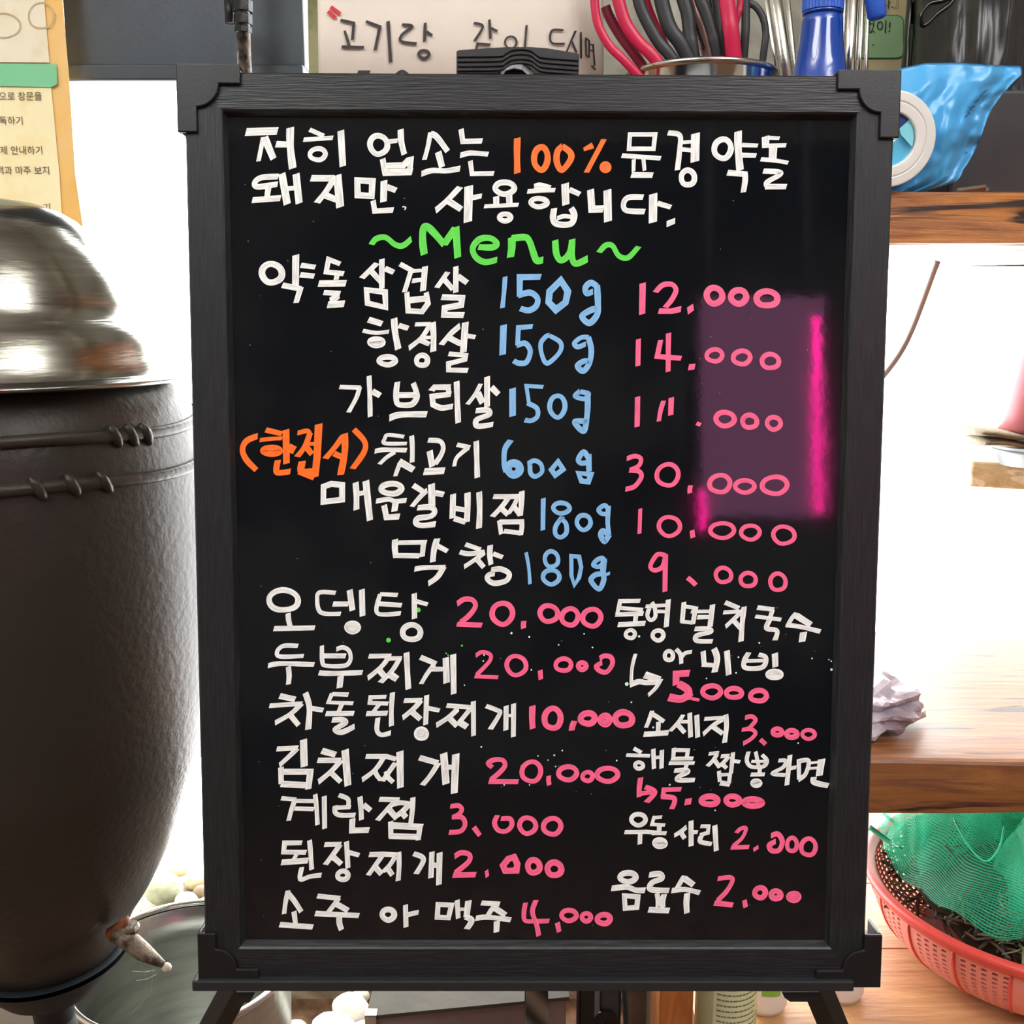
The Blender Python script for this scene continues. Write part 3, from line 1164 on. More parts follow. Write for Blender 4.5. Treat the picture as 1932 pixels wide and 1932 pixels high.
M_slab = wood('brown_slab', '96602f', '74462a', '341d12', (1.0, 10, 10), 0.5, 0.1, 0.60)
M_tbl = wood('light_honey_table', 'd0a070', 'b98a5c', '9a6b43', (1.0, 9, 9), 0.45, 0.1, 0.66)
M_plank = wood('orange_post', 'cf7f3e', 'a5602c', '5a2f16', (6, 6, 0.8), 0.5, 0.1, 0.62)
M_steel = material('brushed_steel', 'c4c2bc', 0.22, 1.0, var=(9, 0.4, 0.7), col2='a8a59c', bump=(90, 0.08), stretch=(1, 1, 12))
M_steelp = material('polished_steel', 'd2d0cc', 0.12, 1.0)
M_alu = material('spun_aluminium', '9b9992', 0.19, 1.0, var=(10, 0.35, 0.7), col2='7a7871', bump=(40, 0.12), stretch=(1, 1, 10))
M_glass = bpy.data.materials.new('clear_glass'); M_glass.use_nodes = True
nt = M_glass.node_tree; nt.nodes.remove(nt.nodes['Principled BSDF'])
tb, gb, ms, fr = N(nt, 'ShaderNodeBsdfTransparent'), N(nt, 'ShaderNodeBsdfGlossy'), N(nt, 'ShaderNodeMixShader'), N(nt, 'ShaderNodeFresnel')
gb.inputs['Roughness'].default_value = 0.02; fr.inputs['IOR'].default_value = 1.45
nt.links.new(fr.outputs[0], ms.inputs[0]); nt.links.new(tb.outputs[0], ms.inputs[1]); nt.links.new(gb.outputs[0], ms.inputs[2]); nt.links.new(ms.outputs[0], nt.nodes['Material Output'].inputs[0])

# ---------------------------------------------------------------- the room
RX, YB, YF, ZC = 2.1, -2.6, 1.75, 2.5
struct(box('floor', -RX-.1, RX+.1, YB-.1, YF+.1, -0.05, 0, M_floor))
struct(box('ceiling', -RX-.1, RX+.1, YB-.1, YF+.1, ZC, ZC+.05, M_ceil))
struct(box('wall_left', -RX-.1, -RX, YB-.1, YF+.1, 0, ZC, M_wall))
struct(box('wall_right', RX, RX+.1, YB-.1, YF+.1, 0, ZC, M_wall))
M_backwall = material('dark_brown_wall', '6b6863', 0.8, var=(1.1, 0.45, 0.55), col2='2e2c2b')
struct(box('wall_back', -RX, RX, YB-.1, YB, 0, ZC, M_backwall))
WZ0, WZ1, WX = 0.02, 2.15, 1.55
V, F = join(boxm(-RX, -WX, YF, YF+.1, 0, ZC), boxm(WX, RX, YF, YF+.1, 0, ZC), boxm(-WX, WX, YF, YF+.1, 0, WZ0), boxm(-WX, WX, YF, YF+.1, WZ1, ZC))
struct(make('wall_front', V, F, M_wall))
w1 = empty('window_1', Vector((0, YF+.05, WZ0))); w1['kind'] = 'structure'
M_wf = material('white_window_frame', 'dfe0dd', 0.4)
V, F = join(boxm(-WX, -WX+.05, YF+.02, YF+.08, WZ0, WZ1), boxm(WX-.05, WX, YF+.02, YF+.08, WZ0, WZ1), boxm(-WX, WX, YF+.02, YF+.08, WZ0, WZ0+.004), boxm(-WX, WX, YF+.02, YF+.08, WZ1-.05, WZ1))
make('window_frame', V, F, M_wf, w1)
make('window_pane', [(-WX+.04, YF+.05, WZ0+.03), (WX-.04, YF+.05, WZ0+.03), (WX-.04, YF+.05, WZ1-.04), (-WX+.04, YF+.05, WZ1-.04)], [(0, 1, 2, 3)], M_glass, w1)
# added fill lamps shaped as fluorescent fixtures (behind and above the photographer)
M_fix = material('fill_lamp_housing', 'e8e8e4', 0.5)
M_dif = material('fill_lamp_tube', 'ffffff', 0.5, emit='fff6e8', est=4)
for i, (lx, ly) in enumerate(FILL_LAMPS):
    r = empty('added_fill_lamp', Vector((lx, ly, 2.22)))
    tag(r, 'added white twin tube fill lamp %s' % ('above left of the photographer', 'above right of the photographer', 'at the back left of the room', 'at the back right of the room')[i], 'lamp', 'added fill lamps')
    box('housing', lx-.32, lx+.32, ly-.64, ly+.64, 2.235, 2.262, M_fix, r, bevel=.005)
    for yy in (-.4, .4): box('rod', lx-.006, lx+.006, ly+yy-.006, ly+yy+.006, 2.262, ZC, M_fix, r)
    for s in (-.16, .16):
        V, F = tubem([(lx+s, ly-.56, 2.218), (lx+s, ly+.56, 2.218)], 0.014, 12, up=(1, 0, 0))
        make('tube', V, F, M_dif, r, True)

# ---------------------------------------------------------------- the menu board
BW, BH, BB = 0.46, 0.6131, 0.0242
BC = Vector((0.01736, 0.67264, CZ-0.15352))
BM = Matrix.Translation(BC) @ Matrix.Rotation(math.radians(0.3148), 4, 'Z') @ Matrix.Rotation(math.radians(-5.861), 4, 'X') @ Matrix.Rotation(math.radians(0.2338), 4, 'Y')
BMi = BM.inverted()
board = empty('menu_board', BM)
tag(board, 'black easel menu board covered in hand painted prices', 'menu board')
def blocal(px, py, y=0.0):                  # photo pixel -> board space, on the plane local y
    o = BMi @ Vector((0, 0, CZ)); d = BMi.to_3x3() @ ray(px, py)
    return o + d*((y-o.y)/d.y)
M_panel = bpy.data.materials.new('glossy_black_board'); M_panel.use_nodes = True
nt = M_panel.node_tree; b = nt.nodes['Principled BSDF']
b.inputs['Base Color'].default_value = lin('0e1014'); b.inputs['Roughness'].default_value = 0.1; b.inputs['Specular IOR Level'].default_value = 0.55
tc = N(nt, 'ShaderNodeTexCoord'); n1 = N(nt, 'ShaderNodeTexNoise'); n1.inputs['Scale'].default_value = 9; n1.inputs['Detail'].default_value = 8; n1.inputs['Roughness'].default_value = 0.7
nt.links.new(tc.outputs['Object'], n1.inputs['Vector'])
r = N(nt, 'ShaderNodeMapRange'); r.inputs[1].default_value = 0.45; r.inputs[2].default_value = 0.75; r.inputs[3].default_value = 0.045; r.inputs[4].default_value = 0.075
nt.links.new(n1.outputs[0], r.inputs[0]); nt.links.new(r.outputs[0], b.inputs['Roughness'])
n2 = N(nt, 'ShaderNodeTexNoise'); n2.inputs['Scale'].default_value = 55; n2.inputs['Detail'].default_value = 6
nt.links.new(tc.outputs['Object'], n2.inputs['Vector'])
bp = N(nt, 'ShaderNodeBump'); bp.inputs['Strength'].default_value = 0.03; bp.inputs['Distance'].default_value = 0.001
nt.links.new(n2.outputs[0], bp.inputs['Height']); nt.links.new(bp.outputs[0], b.inputs['Normal'])
vo = N(nt, 'ShaderNodeTexVoronoi'); vo.inputs['Scale'].default_value = 70; vo.inputs['Randomness'].default_value = 1
nt.links.new(tc.outputs['Object'], vo.inputs['Vector'])
lt = N(nt, 'ShaderNodeMath', operation='LESS_THAN'); lt.inputs[1].default_value = 0.035; nt.links.new(vo.outputs['Distance'], lt.inputs[0])
mx = N(nt, 'ShaderNodeMix', data_type='RGBA'); mx.inputs[6].default_value = lin('0e1014'); mx.inputs[7].default_value = lin('5a5e60')
nt.links.new(lt.outputs[0], mx.inputs[0]); nt.links.new(mx.outputs[2], b.inputs['Base Color'])
YP = 0.006
panel = box('writing_panel', -BW/2+.015, BW/2-.015, YP, YP+.004, -BH/2+.015, BH/2-.015, M_panel, board, local=True)
def rail(side):
    # section (w from outer edge, y)
    sec = [(0.0, .020), (0.0, .0012), (.0012, 0), (BB-.0012, 0), (BB, .001), (BB+.0030, YP+.001), (BB+.0030, .020)]
    hw, hh = BW/2, BH/2
    vs, fs = [], []; n = len(sec)
    for e in (0, 1):
        for w, y in sec:
            if side == 'top': x, z = ((-hw+w) if e == 0 else (hw-w)), hh-w
            if side == 'bottom': x, z = ((hw-w) if e == 0 else (-hw+w)), -hh+w
            if side == 'left': x, z = -hw+w, ((-hh+w) if e == 0 else (hh-w))
            if side == 'right': x, z = hw-w, ((hh-w) if e == 0 else (-hh+w))
            vs.append((x, y, z))
    for i in range(n):
        j = (i+1) % n; fs.append((i, j, j+n, i+n))
    fs.append(tuple(range(n-1, -1, -1))); fs.append(tuple(range(n, 2*n)))
    return vs, fs
for sd in ('top', 'bottom', 'left', 'right'):
    V, F = rail(sd)
    make('frame_rail', V, F, M_frv if sd in ('left', 'right') else M_frh, board, local=True)
# corner guards
def guard(px, py, sx, sz, A=.0410, Bz=.043):
    c = blocal(px, py, -0.0025)
    w = .0127; R = .0145
    pts = [(0, 0), (A, 0), (A, w), (w+R, w)]
    for k in range(1, 8):
        a = PI/2*k/8; pts.append((w+R*math.cos(a), w+R*math.sin(a)))
    pts += [(w, w+R), (w, Bz), (0, Bz)]
    P = [(c.x+sx*x, c.z+sz*z) for x, z in pts]
    V, F = prismm(P, -0.0025, -0.0001)
    t = .0022
    def bx(x0, x1, z0, z1):
        xs = sorted((c.x+sx*x0, c.x+sx*x1)); zs = sorted((c.z+sz*z0, c.z+sz*z1))
        return boxm(xs[0], xs[1], -0.0001, .022, zs[0], zs[1])
    V, F = join((V, F), bx(0, A, 0, t), bx(0, t, t, Bz))
    o = make('corner_guard', V, F, M_blackpl, board, local=True, bevel=.0009)
guard(331, 119, 1, -1); guard(1702, 131, -1, -1, .0410, .0430)
guard(1662, 1864, -1, 1, .0455, .0385); guard(374, 1862, 1, 1, .0420, .0385)
# lower ledge
a = blocal(362, 1871, -.006); c = blocal(1612, 1852, -.006)
box('ledge', a.x, c.x, -.006, .022, a.z, c.z, M_blackpl2, board, bevel=.001, local=True)
# top clip: two stepped waves
def clip_pts():
    top = [(861, 96), (866, 94), (920, 90), (960, 88), (1000, 88), (1030, 90), (1090, 100), (1093, 103)]
    bot = [(1092, 143), (1008, 140), (1000, 130), (985, 121), (970, 119), (955, 122), (944, 132), (940, 139), (861, 139)]
    return top, bot
top, bot = clip_pts(); P = []
for px, py in top+bot:
    q = blocal(px, py, 0.004); P.append((q.x, q.z))
V, F = prismm(P, 0.004, 0.022)
clip = make('top_clip', V, F, M_blackpl2, board, local=True, bevel=.0006)
q0_, q1_ = blocal(935, 110, .02), blocal(1012, 143, .02)
box('clip_dark_backing', q0_.x, q1_.x, .018, .0215, q1_.z, q0_.z, M_blackpl2, clip, local=True)  # dark plate added behind the arch so its opening looks shaded
for lv in range(4):
    pts = []
    for px, py in ((863, 103), (940, 102), (952, 98), (965, 91), (985, 89), (1003, 92), (1015, 101), (1028, 105), (1091, 110)):
        q = blocal(px, py+9.0*lv*(1 if lv < 3 else 0.97)+3, 0.003); pts.append((q.x, 0.0036, q.z))
    V, F = tubem(smoothpts(pts), .0008, 6)
    make('ridge', V, F, M_blackpl2, clip, True, local=True)
# easel legs down to the floor, with their brackets
WMb = BM
for px0, px1, s in ((440, 407, -1), (1546, 1571, 1)):
    a = at(px0, 1872, .702); b2 = at(px1, 1932, .7045)
    d = (b2-a).normalized(); foot = a + d*((0.012-a.z)/d.z)
    top_ = a - d*0.05
    V, F = tubem([top_, foot], 0.0118, 4, flat=0.7, up=(0, 1, 0))
    leg = make('leg', V, F, M_blackpl, board, bevel=.001)
    V, F = tubem([foot, foot+d*0.011], 0.015, 10); make('rubber_foot', V, F, M_blackpl2, leg)
a = blocal(1475, 1872, .004); c = blocal(1545, 1890, .004)
V, F = prismm([(a.x, a.z), (c.x, a.z), (c.x, c.z+.002), (c.x-.006, c.z), (a.x+.006, c.z), (a.x+.002, c.z+.003)], .004, .024)
make('hinge_bracket', V, F, M_blackpl2, board, local=True)
a = blocal(446, 1872, .004); c = blocal(482, 1892, .004)
V, F = prismm([(a.x, a.z), (c.x, a.z), (c.x-.004, c.z), (a.x+.002, c.z)], .004, .024)
make('hinge_bracket', V, F, M_blackpl2, board, local=True)
# rear leg
a = BC + Vector((0, .03, .20)); f = Vector((0.02, 0.90, 0.012))
V, F = tubem([BM @ Vector((0, .021, .12)), f], 0.011, 4, flat=.7, up=(1, 0, 0))
make('leg', V, F, M_blackpl, board)
# webbing strap hanging under the ledge
M_web = material('black_webbing', '2a2926', 0.8)
nt = M_web.node_tree; wv = N(nt, 'ShaderNodeTexWave', wave_type='BANDS', bands_direction='DIAGONAL'); wv.inputs['Scale'].default_value = 22
tcw = N(nt, 'ShaderNodeTexCoord'); nt.links.new(tcw.outputs['Object'], wv.inputs['Vector'])
mxw = N(nt, 'ShaderNodeMix', data_type='RGBA'); mxw.inputs[6].default_value = lin('262522'); mxw.inputs[7].default_value = lin('8a857a')
nt.links.new(wv.outputs[0], mxw.inputs[0]); nt.links.new(mxw.outputs[2], nt.nodes['Principled BSDF'].inputs['Base Color'])
p0, p1 = at(994, 1860, .70), at(1034, 1860, .70); q0, q1 = at(990, 1960, .72), at(1036, 1960, .72)
V = [p0, p1, q1, q0]; V += [v+Vector((0, .0018, 0)) for v in V]
dn = Vector((0, .06, -.35)); V += [q0+dn, q1+dn, q0+dn+Vector((0, .0018, 0)), q1+dn+Vector((0, .0018, 0))]
F = [(0, 1, 2, 3), (5, 4, 7, 6), (0, 3, 7, 4), (1, 5, 6, 2), (3, 2, 9, 8), (6, 7, 10, 11), (3, 8, 10, 7), (2, 6, 11, 9)]
make('webbing_strap', V, F, M_web, board)

# paint: streaky, a little translucent, brighter rim
def paint(name, hi, lo):
    m = bpy.data.materials.new(name); m.use_nodes = True; nt = m.node_tree; b = nt.nodes['Principled BSDF']
    b.inputs['Roughness'].default_value = 0.45
    uv = N(nt, 'ShaderNodeUVMap'); uv.uv_map = 'uv'
    sp = N(nt, 'ShaderNodeSeparateXYZ'); nt.links.new(uv.outputs[0], sp.inputs[0])
    cb = N(nt, 'ShaderNodeCombineXYZ')
    mu = N(nt, 'ShaderNodeMath', operation='MULTIPLY'); mu.inputs[1].default_value = 5.0; nt.links.new(sp.outputs[1], mu.inputs[0])
    mu2 = N(nt, 'ShaderNodeMath', operation='MULTIPLY'); mu2.inputs[1].default_value = 0.35; nt.links.new(sp.outputs[0], mu2.inputs[0])
    nt.links.new(mu2.outputs[0], cb.inputs[0]); nt.links.new(mu.outputs[0], cb.inputs[1])
    nz = N(nt, 'ShaderNodeTexNoise'); nz.inputs['Scale'].default_value = 1.0; nz.inputs['Detail'].default_value = 3; nt.links.new(cb.outputs[0], nz.inputs['Vector'])
    # rim = |v-0.5| > 0.42
    s1 = N(nt, 'ShaderNodeMath', operation='SUBTRACT'); s1.inputs[1].default_value = 0.5; nt.links.new(sp.outputs[1], s1.inputs[0])
    s2 = N(nt, 'ShaderNodeMath', operation='ABSOLUTE'); nt.links.new(s1.outputs[0], s2.inputs[0])
    rm = N(nt, 'ShaderNodeMapRange'); rm.inputs[1].default_value = 0.33; rm.inputs[2].default_value = 0.47; rm.inputs[4].default_value = 0.35; nt.links.new(s2.outputs[0], rm.inputs[0])
    r = N(nt, 'ShaderNodeMapRange'); r.inputs[1].default_value = 0.3; r.inputs[2].default_value = 0.62; nt.links.new(nz.outputs[0], r.inputs[0])
    ad = N(nt, 'ShaderNodeMath', operation='ADD'); ad.use_clamp = True; nt.links.new(r.outputs[0], ad.inputs[0]); nt.links.new(rm.outputs[0], ad.inputs[1])
    mx = N(nt, 'ShaderNodeMix', data_type='RGBA'); mx.inputs[6].default_value = lin(lo); mx.inputs[7].default_value = lin(hi)
    nt.links.new(ad.outputs[0], mx.inputs[0]); nt.links.new(mx.outputs[2], b.inputs['Base Color'])
    return m
PAINT = {'W': paint('white_marker', 'f4f4f0', 'c4c6c4'), 'O': paint('orange_marker', 'ff6f1e', 'f0641a'), 'G': paint('green_marker', '5fd64c', '4cc43c'),
         'B': paint('blue_marker', '84b8e2', '6ba3d4'), 'P': paint('pink_marker', 'fa6690', 'd8567c'),
         'L': paint('pale_green_speck', 'dcf5d6', 'c8eec0')}
PCOL = {'W': 'white', 'O': 'orange', 'G': 'green', 'B': 'blue', 'P': 'pink', 'L': 'pale'}
def on_board(px, py, z):
    return blocal(px, py, YP-0.0002-z)
blk = None; blocks = []
for ln in WRITING.strip().splitlines():
    if ln.startswith('@'):
        t = ln.split(); blk = (t[1], float(t[2]), float(t[3]), float(t[4]), []); blocks.append(blk)
    elif ln.strip(): blk[4].append(ln.strip())
for c, ox, oy, s, lines in blocks:
    V, F, U = stroke_mesh(lines, s, ox, oy, on_board)
    dots = lines[0].startswith('d:')
    o = make('paint_dots' if dots else 'lettering', V, F, PAINT[c], panel, local=True, uvs=U)
    o['label'] = '%s %s' % (PCOL[c] if not (c == 'W' and dots) else 'white', 'paint specks' if dots else 'hand painted lettering')
# ---------------------------------------------------------------- shelves
SH = at(1700, 362, .95).z                   # top of the upper log shelf
SL = at(1700, 1432, .95).z                  # top of the lower slab
TZ = 0.42                                   # low table top
def log_shelf(name, x0, x1, y0, y1, z0, z1, mat, seed, label, slope=0.0):
    nx, nr = 60, 28; vs, fs = [], []
    cy, cz, hy, hz = (y0+y1)/2, (z0+z1)/2, (y1-y0)/2, (z1-z0)/2
    for i in range(nx+1):
        x = x0+(x1-x0)*i/nx
        for k in range(nr):
            a = 2*PI*k/nr; ca, sa = math.cos(a), math.sin(a)
            e = 0.16
            yy = math.copysign(abs(ca)**e, ca); zz = math.copysign(abs(sa)**e, sa)
            p = Vector((x*5, ca*2, sa*2+seed))
            d = 0.004*noise.noise(p)+0.0025*noise.noise(Vector((x*2, ca*7, sa*7+seed)))
            front = 1 if ca < -0.2 else 0.3
            vs.append((x, cy+yy*hy+d*front*1.3, cz+zz*hz+(0.25*d if sa > 0 else 0.8*d)+slope*(x-x0)))
    for i in range(nx):
        for k in range(nr):
            k2 = (k+1) % nr; fs.append((i*nr+k, i*nr+k2, (i+1)*nr+k2, (i+1)*nr+k))
    fs.append(tuple(range(nr-1, -1, -1))); fs.append(tuple(nx*nr+k for k in range(nr)))
    o = make(name, vs, fs, mat, smooth=False)
    return tag(o, label, 'shelf')
log_shelf('wooden_shelf', -0.20, RX, .93, 1.27, SH-.050, SH, M_log, 3, 'rough honey coloured log shelf carrying the cutlery and the blue pack')
log_shelf('wooden_shelf', at(1450, 1432, .95).x, RX, .95, 1.38, SL-.063, SL, M_slab, 9, 'thick brown wooden slab shelf above the red basket')
# wall above the upper shelf
M_lint = material('grey_white_wall', 'aaa79c', 0.8, var=(14, 0.4, 0.65), col2='8b887d')
struct(box('wall_upper', at(590, 60, 1.28).x, RX, 1.28, 1.34, SH-.05, ZC, M_lint))
# dark steel panel hanging upper left
M_dkst = material('blue_grey_steel', '3d444b', 0.45, 0.3, var=(5, 0.4, 0.7), col2='31363c', bump=(200, 0.1))
xa, xb = at(129, 157, 1.40).x, at(574, 80, 1.40).x; zb = at(300, 157, 1.40).z
V, F = join(boxm(xa, xb, 1.40, 1.45, zb+.02, ZC), boxm(xa, xb, 1.385, 1.45, zb, zb+.02))
tag(make('steel_canopy', V, F, M_dkst, bevel=.003), 'dark blue-grey steel canopy hanging over the window at upper left', 'canopy')
# corroded pipe in front of it
M_pipe = material('corroded_pipe', '6b6159', 0.4, 0.7, var=(60, 0.42, 0.6), col2='2b2a2a', bump=(120, 0.8))
M_coup = material('black_iron_fitting', '2a2c2f', 0.35, 0.6, bump=(80, 0.6))
pr = empty('steel_pipe', Vector((at(455, 0, 1.33).x, 1.33, zb-.05)))
tag(pr, 'corroded vertical pipe with black couplings in front of the steel canopy', 'pipe')
P0, P1 = at(448, -300, 1.33), at(464, 205, 1.33)
V, F = tubem([P0, P1], .0085, 16); make('pipe', V, F, M_pipe, pr, True)
for y0, y1, rr in ((-4, 18, .0125), (22, 42, .0115), (46, 58, .0105)):
    a = P0+(P1-P0)*((y0+300)/505); b2 = P0+(P1-P0)*((y1+300)/505)
    V, F = tubem([a, b2], rr, 8); make('coupling', V, F, M_coup, pr, bevel=.0008)
V, F = tubem([at(432, 0, 1.34), at(434, 44, 1.34)], .006, 10); make('valve_stub', V, F, M_coup, pr, True)

# ---------------------------------------------------------------- posters on the left pane
def sheet(name, px, Y, mat, parent=None, th=.0006):
    P = [at(x, y, Y) for x, y in px]
    n = len(P); vs = P+[p+Vector((0, th, 0)) for p in P]
    fs = [tuple(range(n)), tuple(range(2*n-1, n-1, -1))]+[(i, i+n, (i+1) % n+n, (i+1) % n) for i in range(n)]
    return make(name, vs, fs, mat, parent)
def text3d(name, body, px, py, Y, size_px, mat, parent=None, bold=False, align='LEFT'):
    c = bpy.data.curves.new(name, 'FONT'); c.body = body; c.align_x = align; c.extrude = 0.00005
    p = at(px, py, Y); s = size_px/FPX*(ray(px, py).y and (Y/ray(px, py).y)); c.size = s*1.12
    if bold: c.offset = s*0.012
    o = bpy.data.objects.new(name, c); COL.objects.link(o)
    bpy.context.view_layer.update()
    dg = bpy.context.evaluated_depsgraph_get(); me = bpy.data.meshes.new_from_object(o.evaluated_get(dg)); bpy.data.objects.remove(o)
    R = Matrix.Translation(p) @ Matrix.Rotation(PI/2, 4, 'X')
    vs = [R @ v.co for v in me.vertices]; fs = [tuple(q.vertices) for q in me.polygons]
    bpy.data.meshes.remove(me)
    if not vs: return None
    return make(name, vs, fs, mat, parent)
M_pap_y = material('yellow_backing_paper', 'eebb60', 0.7, var=(5, 0.4, 0.7), col2='f2cf96')
M_pap_c = material('cream_paper', 'f0e8d0', 0.7, var=(12, 0.5, 0.72), col2='e0d0a8')
M_pap_c2 = material('pale_yellow_paper', 'fdf2c4', 0.7, var=(10, 0.5, 0.72), col2='f6dc9a')
M_pap_g = material('green_strip', '7cc898', 0.6)
M_ink = material('grey_brown_print', '6a5a48', 0.8)
M_ring = material('water_stain', 'bfae8a', 0.8)
YP1 = 1.36
struct(box('trim_2', at(-330, 100, 1.40).x, at(92, 150, 1.40).x, 1.364, 1.46, 0, ZC, M_wall))
po = empty('notice_poster', at(80, 420, YP1))
tag(po, 'stained yellow notice poster with a green strip at the left edge', 'poster')
sheet('backing_sheet', [(-160, -200), (105, -200), (118, 0), (131, 160), (142, 330), (156, 425), (150, 470), (-160, 470)], YP1, M_pap_y, po)
sheet('upper_page', [(-160, -200), (72, -200), (83, 0), (93, 118), (-160, 116)], YP1-.002, M_pap_c, po)
sheet('lower_page', [(-160, 160), (96, 161), (112, 330), (121, 470), (-160, 470)], YP1-.002, M_pap_c2, po)
sheet('green_band', [(-160, 118), (106, 121), (108, 158), (98, 164), (-160, 160)], YP1-.004, M_pap_g, po)
for body, x, y, sz in (('적으로 창문을', 80, 188, 15), ('소독하기', 45, 234, 15), ('자제 안내하기', 82, 290, 15), ('고객과 마주 보지', 95, 328, 15), ('기', 97, 398, 15)):
    text3d('printed_line', body, x, y, YP1-.003, sz, M_ink, po, align='RIGHT')
def ringstain(cx, cy, rx, ry):
    def mp(px, py, z): return at(px, py, YP1-.0027-z)
    V, F, U = stroke_mesh(['e:3:%g,%g,%g,%g' % (cx, cy, rx, ry)], 1, 0, 0, mp)
    make('stain_ring', V, F, M_ring, po)
ringstain(10, 48, 28, 23); ringstain(78, 30, 25, 24)

# ---------------------------------------------------------------- handwritten paper sign on the upper shelf
M_paper = material('white_paper', 'e2d8cc', 0.75, var=(5, 0.4, 0.7), col2='d8ccc0')
M_mark = material('brown_black_marker', '2c2426', 0.5)
M_red = material('red_marker', 'c8232c', 0.5)
YS = 1.02
def sgn(px):                                # the sheet stands at YS and curls back at its right edge
    t = max(0.0, px-1070); return YS + (t/60.0)**2*0.035
sg = empty('paper_sign', at(850, 200, YS))
tag(sg, 'white paper sign with black handwriting standing behind the menu board', 'sign')
vs, fs = [], []; xs = [597+i*(1135-597)/60 for i in range(61)]
for px in xs:
    k = (px-597)/538
    for py in (-220, 60, 215):
        sk = (py-60)/200.0*3.0*(1-k)
        vs.append(at(px+sk+3, py, sgn(px+sk+3)))
for i in range(60):
    for j in range(2): fs.append((i*3+j, i*3+j+1, (i+1)*3+j+1, (i+1)*3+j))
make('paper_sheet', vs, fs, M_paper, sg, True, solid=.0006)
def on_sign(px, py, z): return at(px, py, sgn(px)-.0022-z)
SIGN = ['18:265,122 346,140 338,242', '16:290,186 322,292', '20:272,285 408,288', '18:420,130 505,162 476,306', '20:554,128 570,380', 's:18:638,150 700,160 638,212 636,252 728,265',
        '18:780,138 776,252', '18:786,190 822,216', 'e:20:772,330,30,24', 's:16:1075,140 1130,160 1080,250', '16:1170,118 1176,236', '16:1180,170 1218,190', '16:1090,300 1098,266 1176,272',
        'e:12:1300,258,34,38', '13:1396,152 1385,300', 's:13:1620,183 1550,186 1546,258 1628,266', '12:1695,186 1636,320', '12:1668,242 1700,320', '10:1727,195 1728,356',
        '20:370,438 445,437', 's:18:602,456 640,432 678,456']
for a_, b_ in ((0, 3), (3, 5), (5, 9), (9, 13), (13, 15), (15, 16), (16, 19), (19, 20), (20, 21)):
    V, F, U = stroke_mesh(SIGN[a_:b_], 3.22, 560, 0, on_sign, dense=10); make('lettering', V, F, M_mark, sg, uvs=U)
V, F, U = stroke_mesh(['b:12:122,345 155,372 152,520 126,500', '12:158,405 198,412', '12:158,460 200,462', '12:190,400 205,600', '12:175,596 212,636'], 4.83, 1080, 0, on_sign, dense=10); make('lettering', V, F, M_mark, sg, uvs=U)
for q in ('24:205,42 264,84', '24:190,68 236,110'):
    V, F, U = stroke_mesh([q], 3.22, 560, 0, on_sign); make('red_quote_mark', V, F, M_red, sg, uvs=U)
M_cork = material('greenish_board', 'a5a37c', 0.8, var=(25, 0.45, 0.6), col2='86855f')
tag(sheet('backing_board', [(571+6, -200), (1100, -200), (1100, 215), (584, 215)], 1.06, M_cork, th=.004), 'narrow grey-green board edge just left of the paper sign', 'board')

# ---------------------------------------------------------------- cup with tongs and scissors
M_red_s = material('raspberry_silicone', 'c01845', 0.38)
M_red_d = material('dark_raspberry', '74102c', 0.45)
M_blk_s = material('soft_black_handle', '26282a', 0.45)
M_pinkst = material('pinkish_steel', 'b08a86', 0.3, 0.6)
cupc = at(1322, 142, 1.03); cupc.z = SH
rimz = at(1322, 113, 1.03-.068).z; R = .0685
cup = empty('steel_cup', cupc); tag(cup, 'polished steel cup full of tongs and scissors on the upper shelf', 'cup')
h = rimz-SH
V, F = lathem([(.001, .002), (R*.93, .002), (R*.98, h*.3), (R, h-.003), (R+.002, h-.001), (R+.002, h+.001), (R-.001, h+.002), (R-.003, h-.002), (R-.006, h*.3), (R-.008, .006), (.001, .006)], cupc, 64)
make('body', V, F, M_steelp, cup, True)
V, F = lathem([(R+.0005, h-.003), (R+.0035, h-.001), (R+.0035, h+.0015), (R+.001, h+.003), (R-.001, h+.002)], cupc, 64); make('rim', V, F, M_steel, cup, True)
def hloop(name, pts, w, Y, mat, parent, dz=0.0, flat=.55, closed=False, drop=True):
    P = [at(1080+x/4.83, y/4.83, Y+dz) for x, y in pts]
    if drop:
        P = P[:-1]; e = P[-1]; dd = (e-P[-2]).normalized(); L_ = (e.z-SH-.012)/max(-dd.z, .3); tg = e+dd*L_
        tg.x = min(max(tg.x, cupc.x-.045), cupc.x+.045); tg.y = cupc.y+(e.y-cupc.y)*.6; tg.z = SH+.012; P += [e+(tg-e)*.3, e+(tg-e)*.65, tg]
    P = smoothpts(P, closed, 6)
    V, F = tubem(P, w/4.83/FPX*Y/2, 12, closed, flat=flat)
    return make(name, V, F, mat, parent, True)
def utensil(name, label, cat, loops, Y):
    r = empty(name, at(1080+loops[0][1][0][0]/4.83, 120, Y)); tag(r, label, cat, 'tools standing in the steel cup')
    for nm, pts, w, mat, dz in loops: hloop(nm, pts, w, Y, mat, r, dz)
utensil('kitchen_tongs', 'raspberry red tongs leaning left out of the steel cup', 'tongs', [
    ('arm', [(190, -420), (200, -100), (206, 60), (240, 240), (340, 420), (480, 560), (600, 640)], 76, M_red_s, 0),
    ('arm', [(360, -420), (390, -150), (430, 40), (490, 220), (600, 380), (740, 520), (860, 600)], 108, M_red_s, .008),
    ('inner_grip', [(300, 60), (340, 160), (440, 330), (560, 490), (700, 590)], 88, M_red_d, .018)], .975)
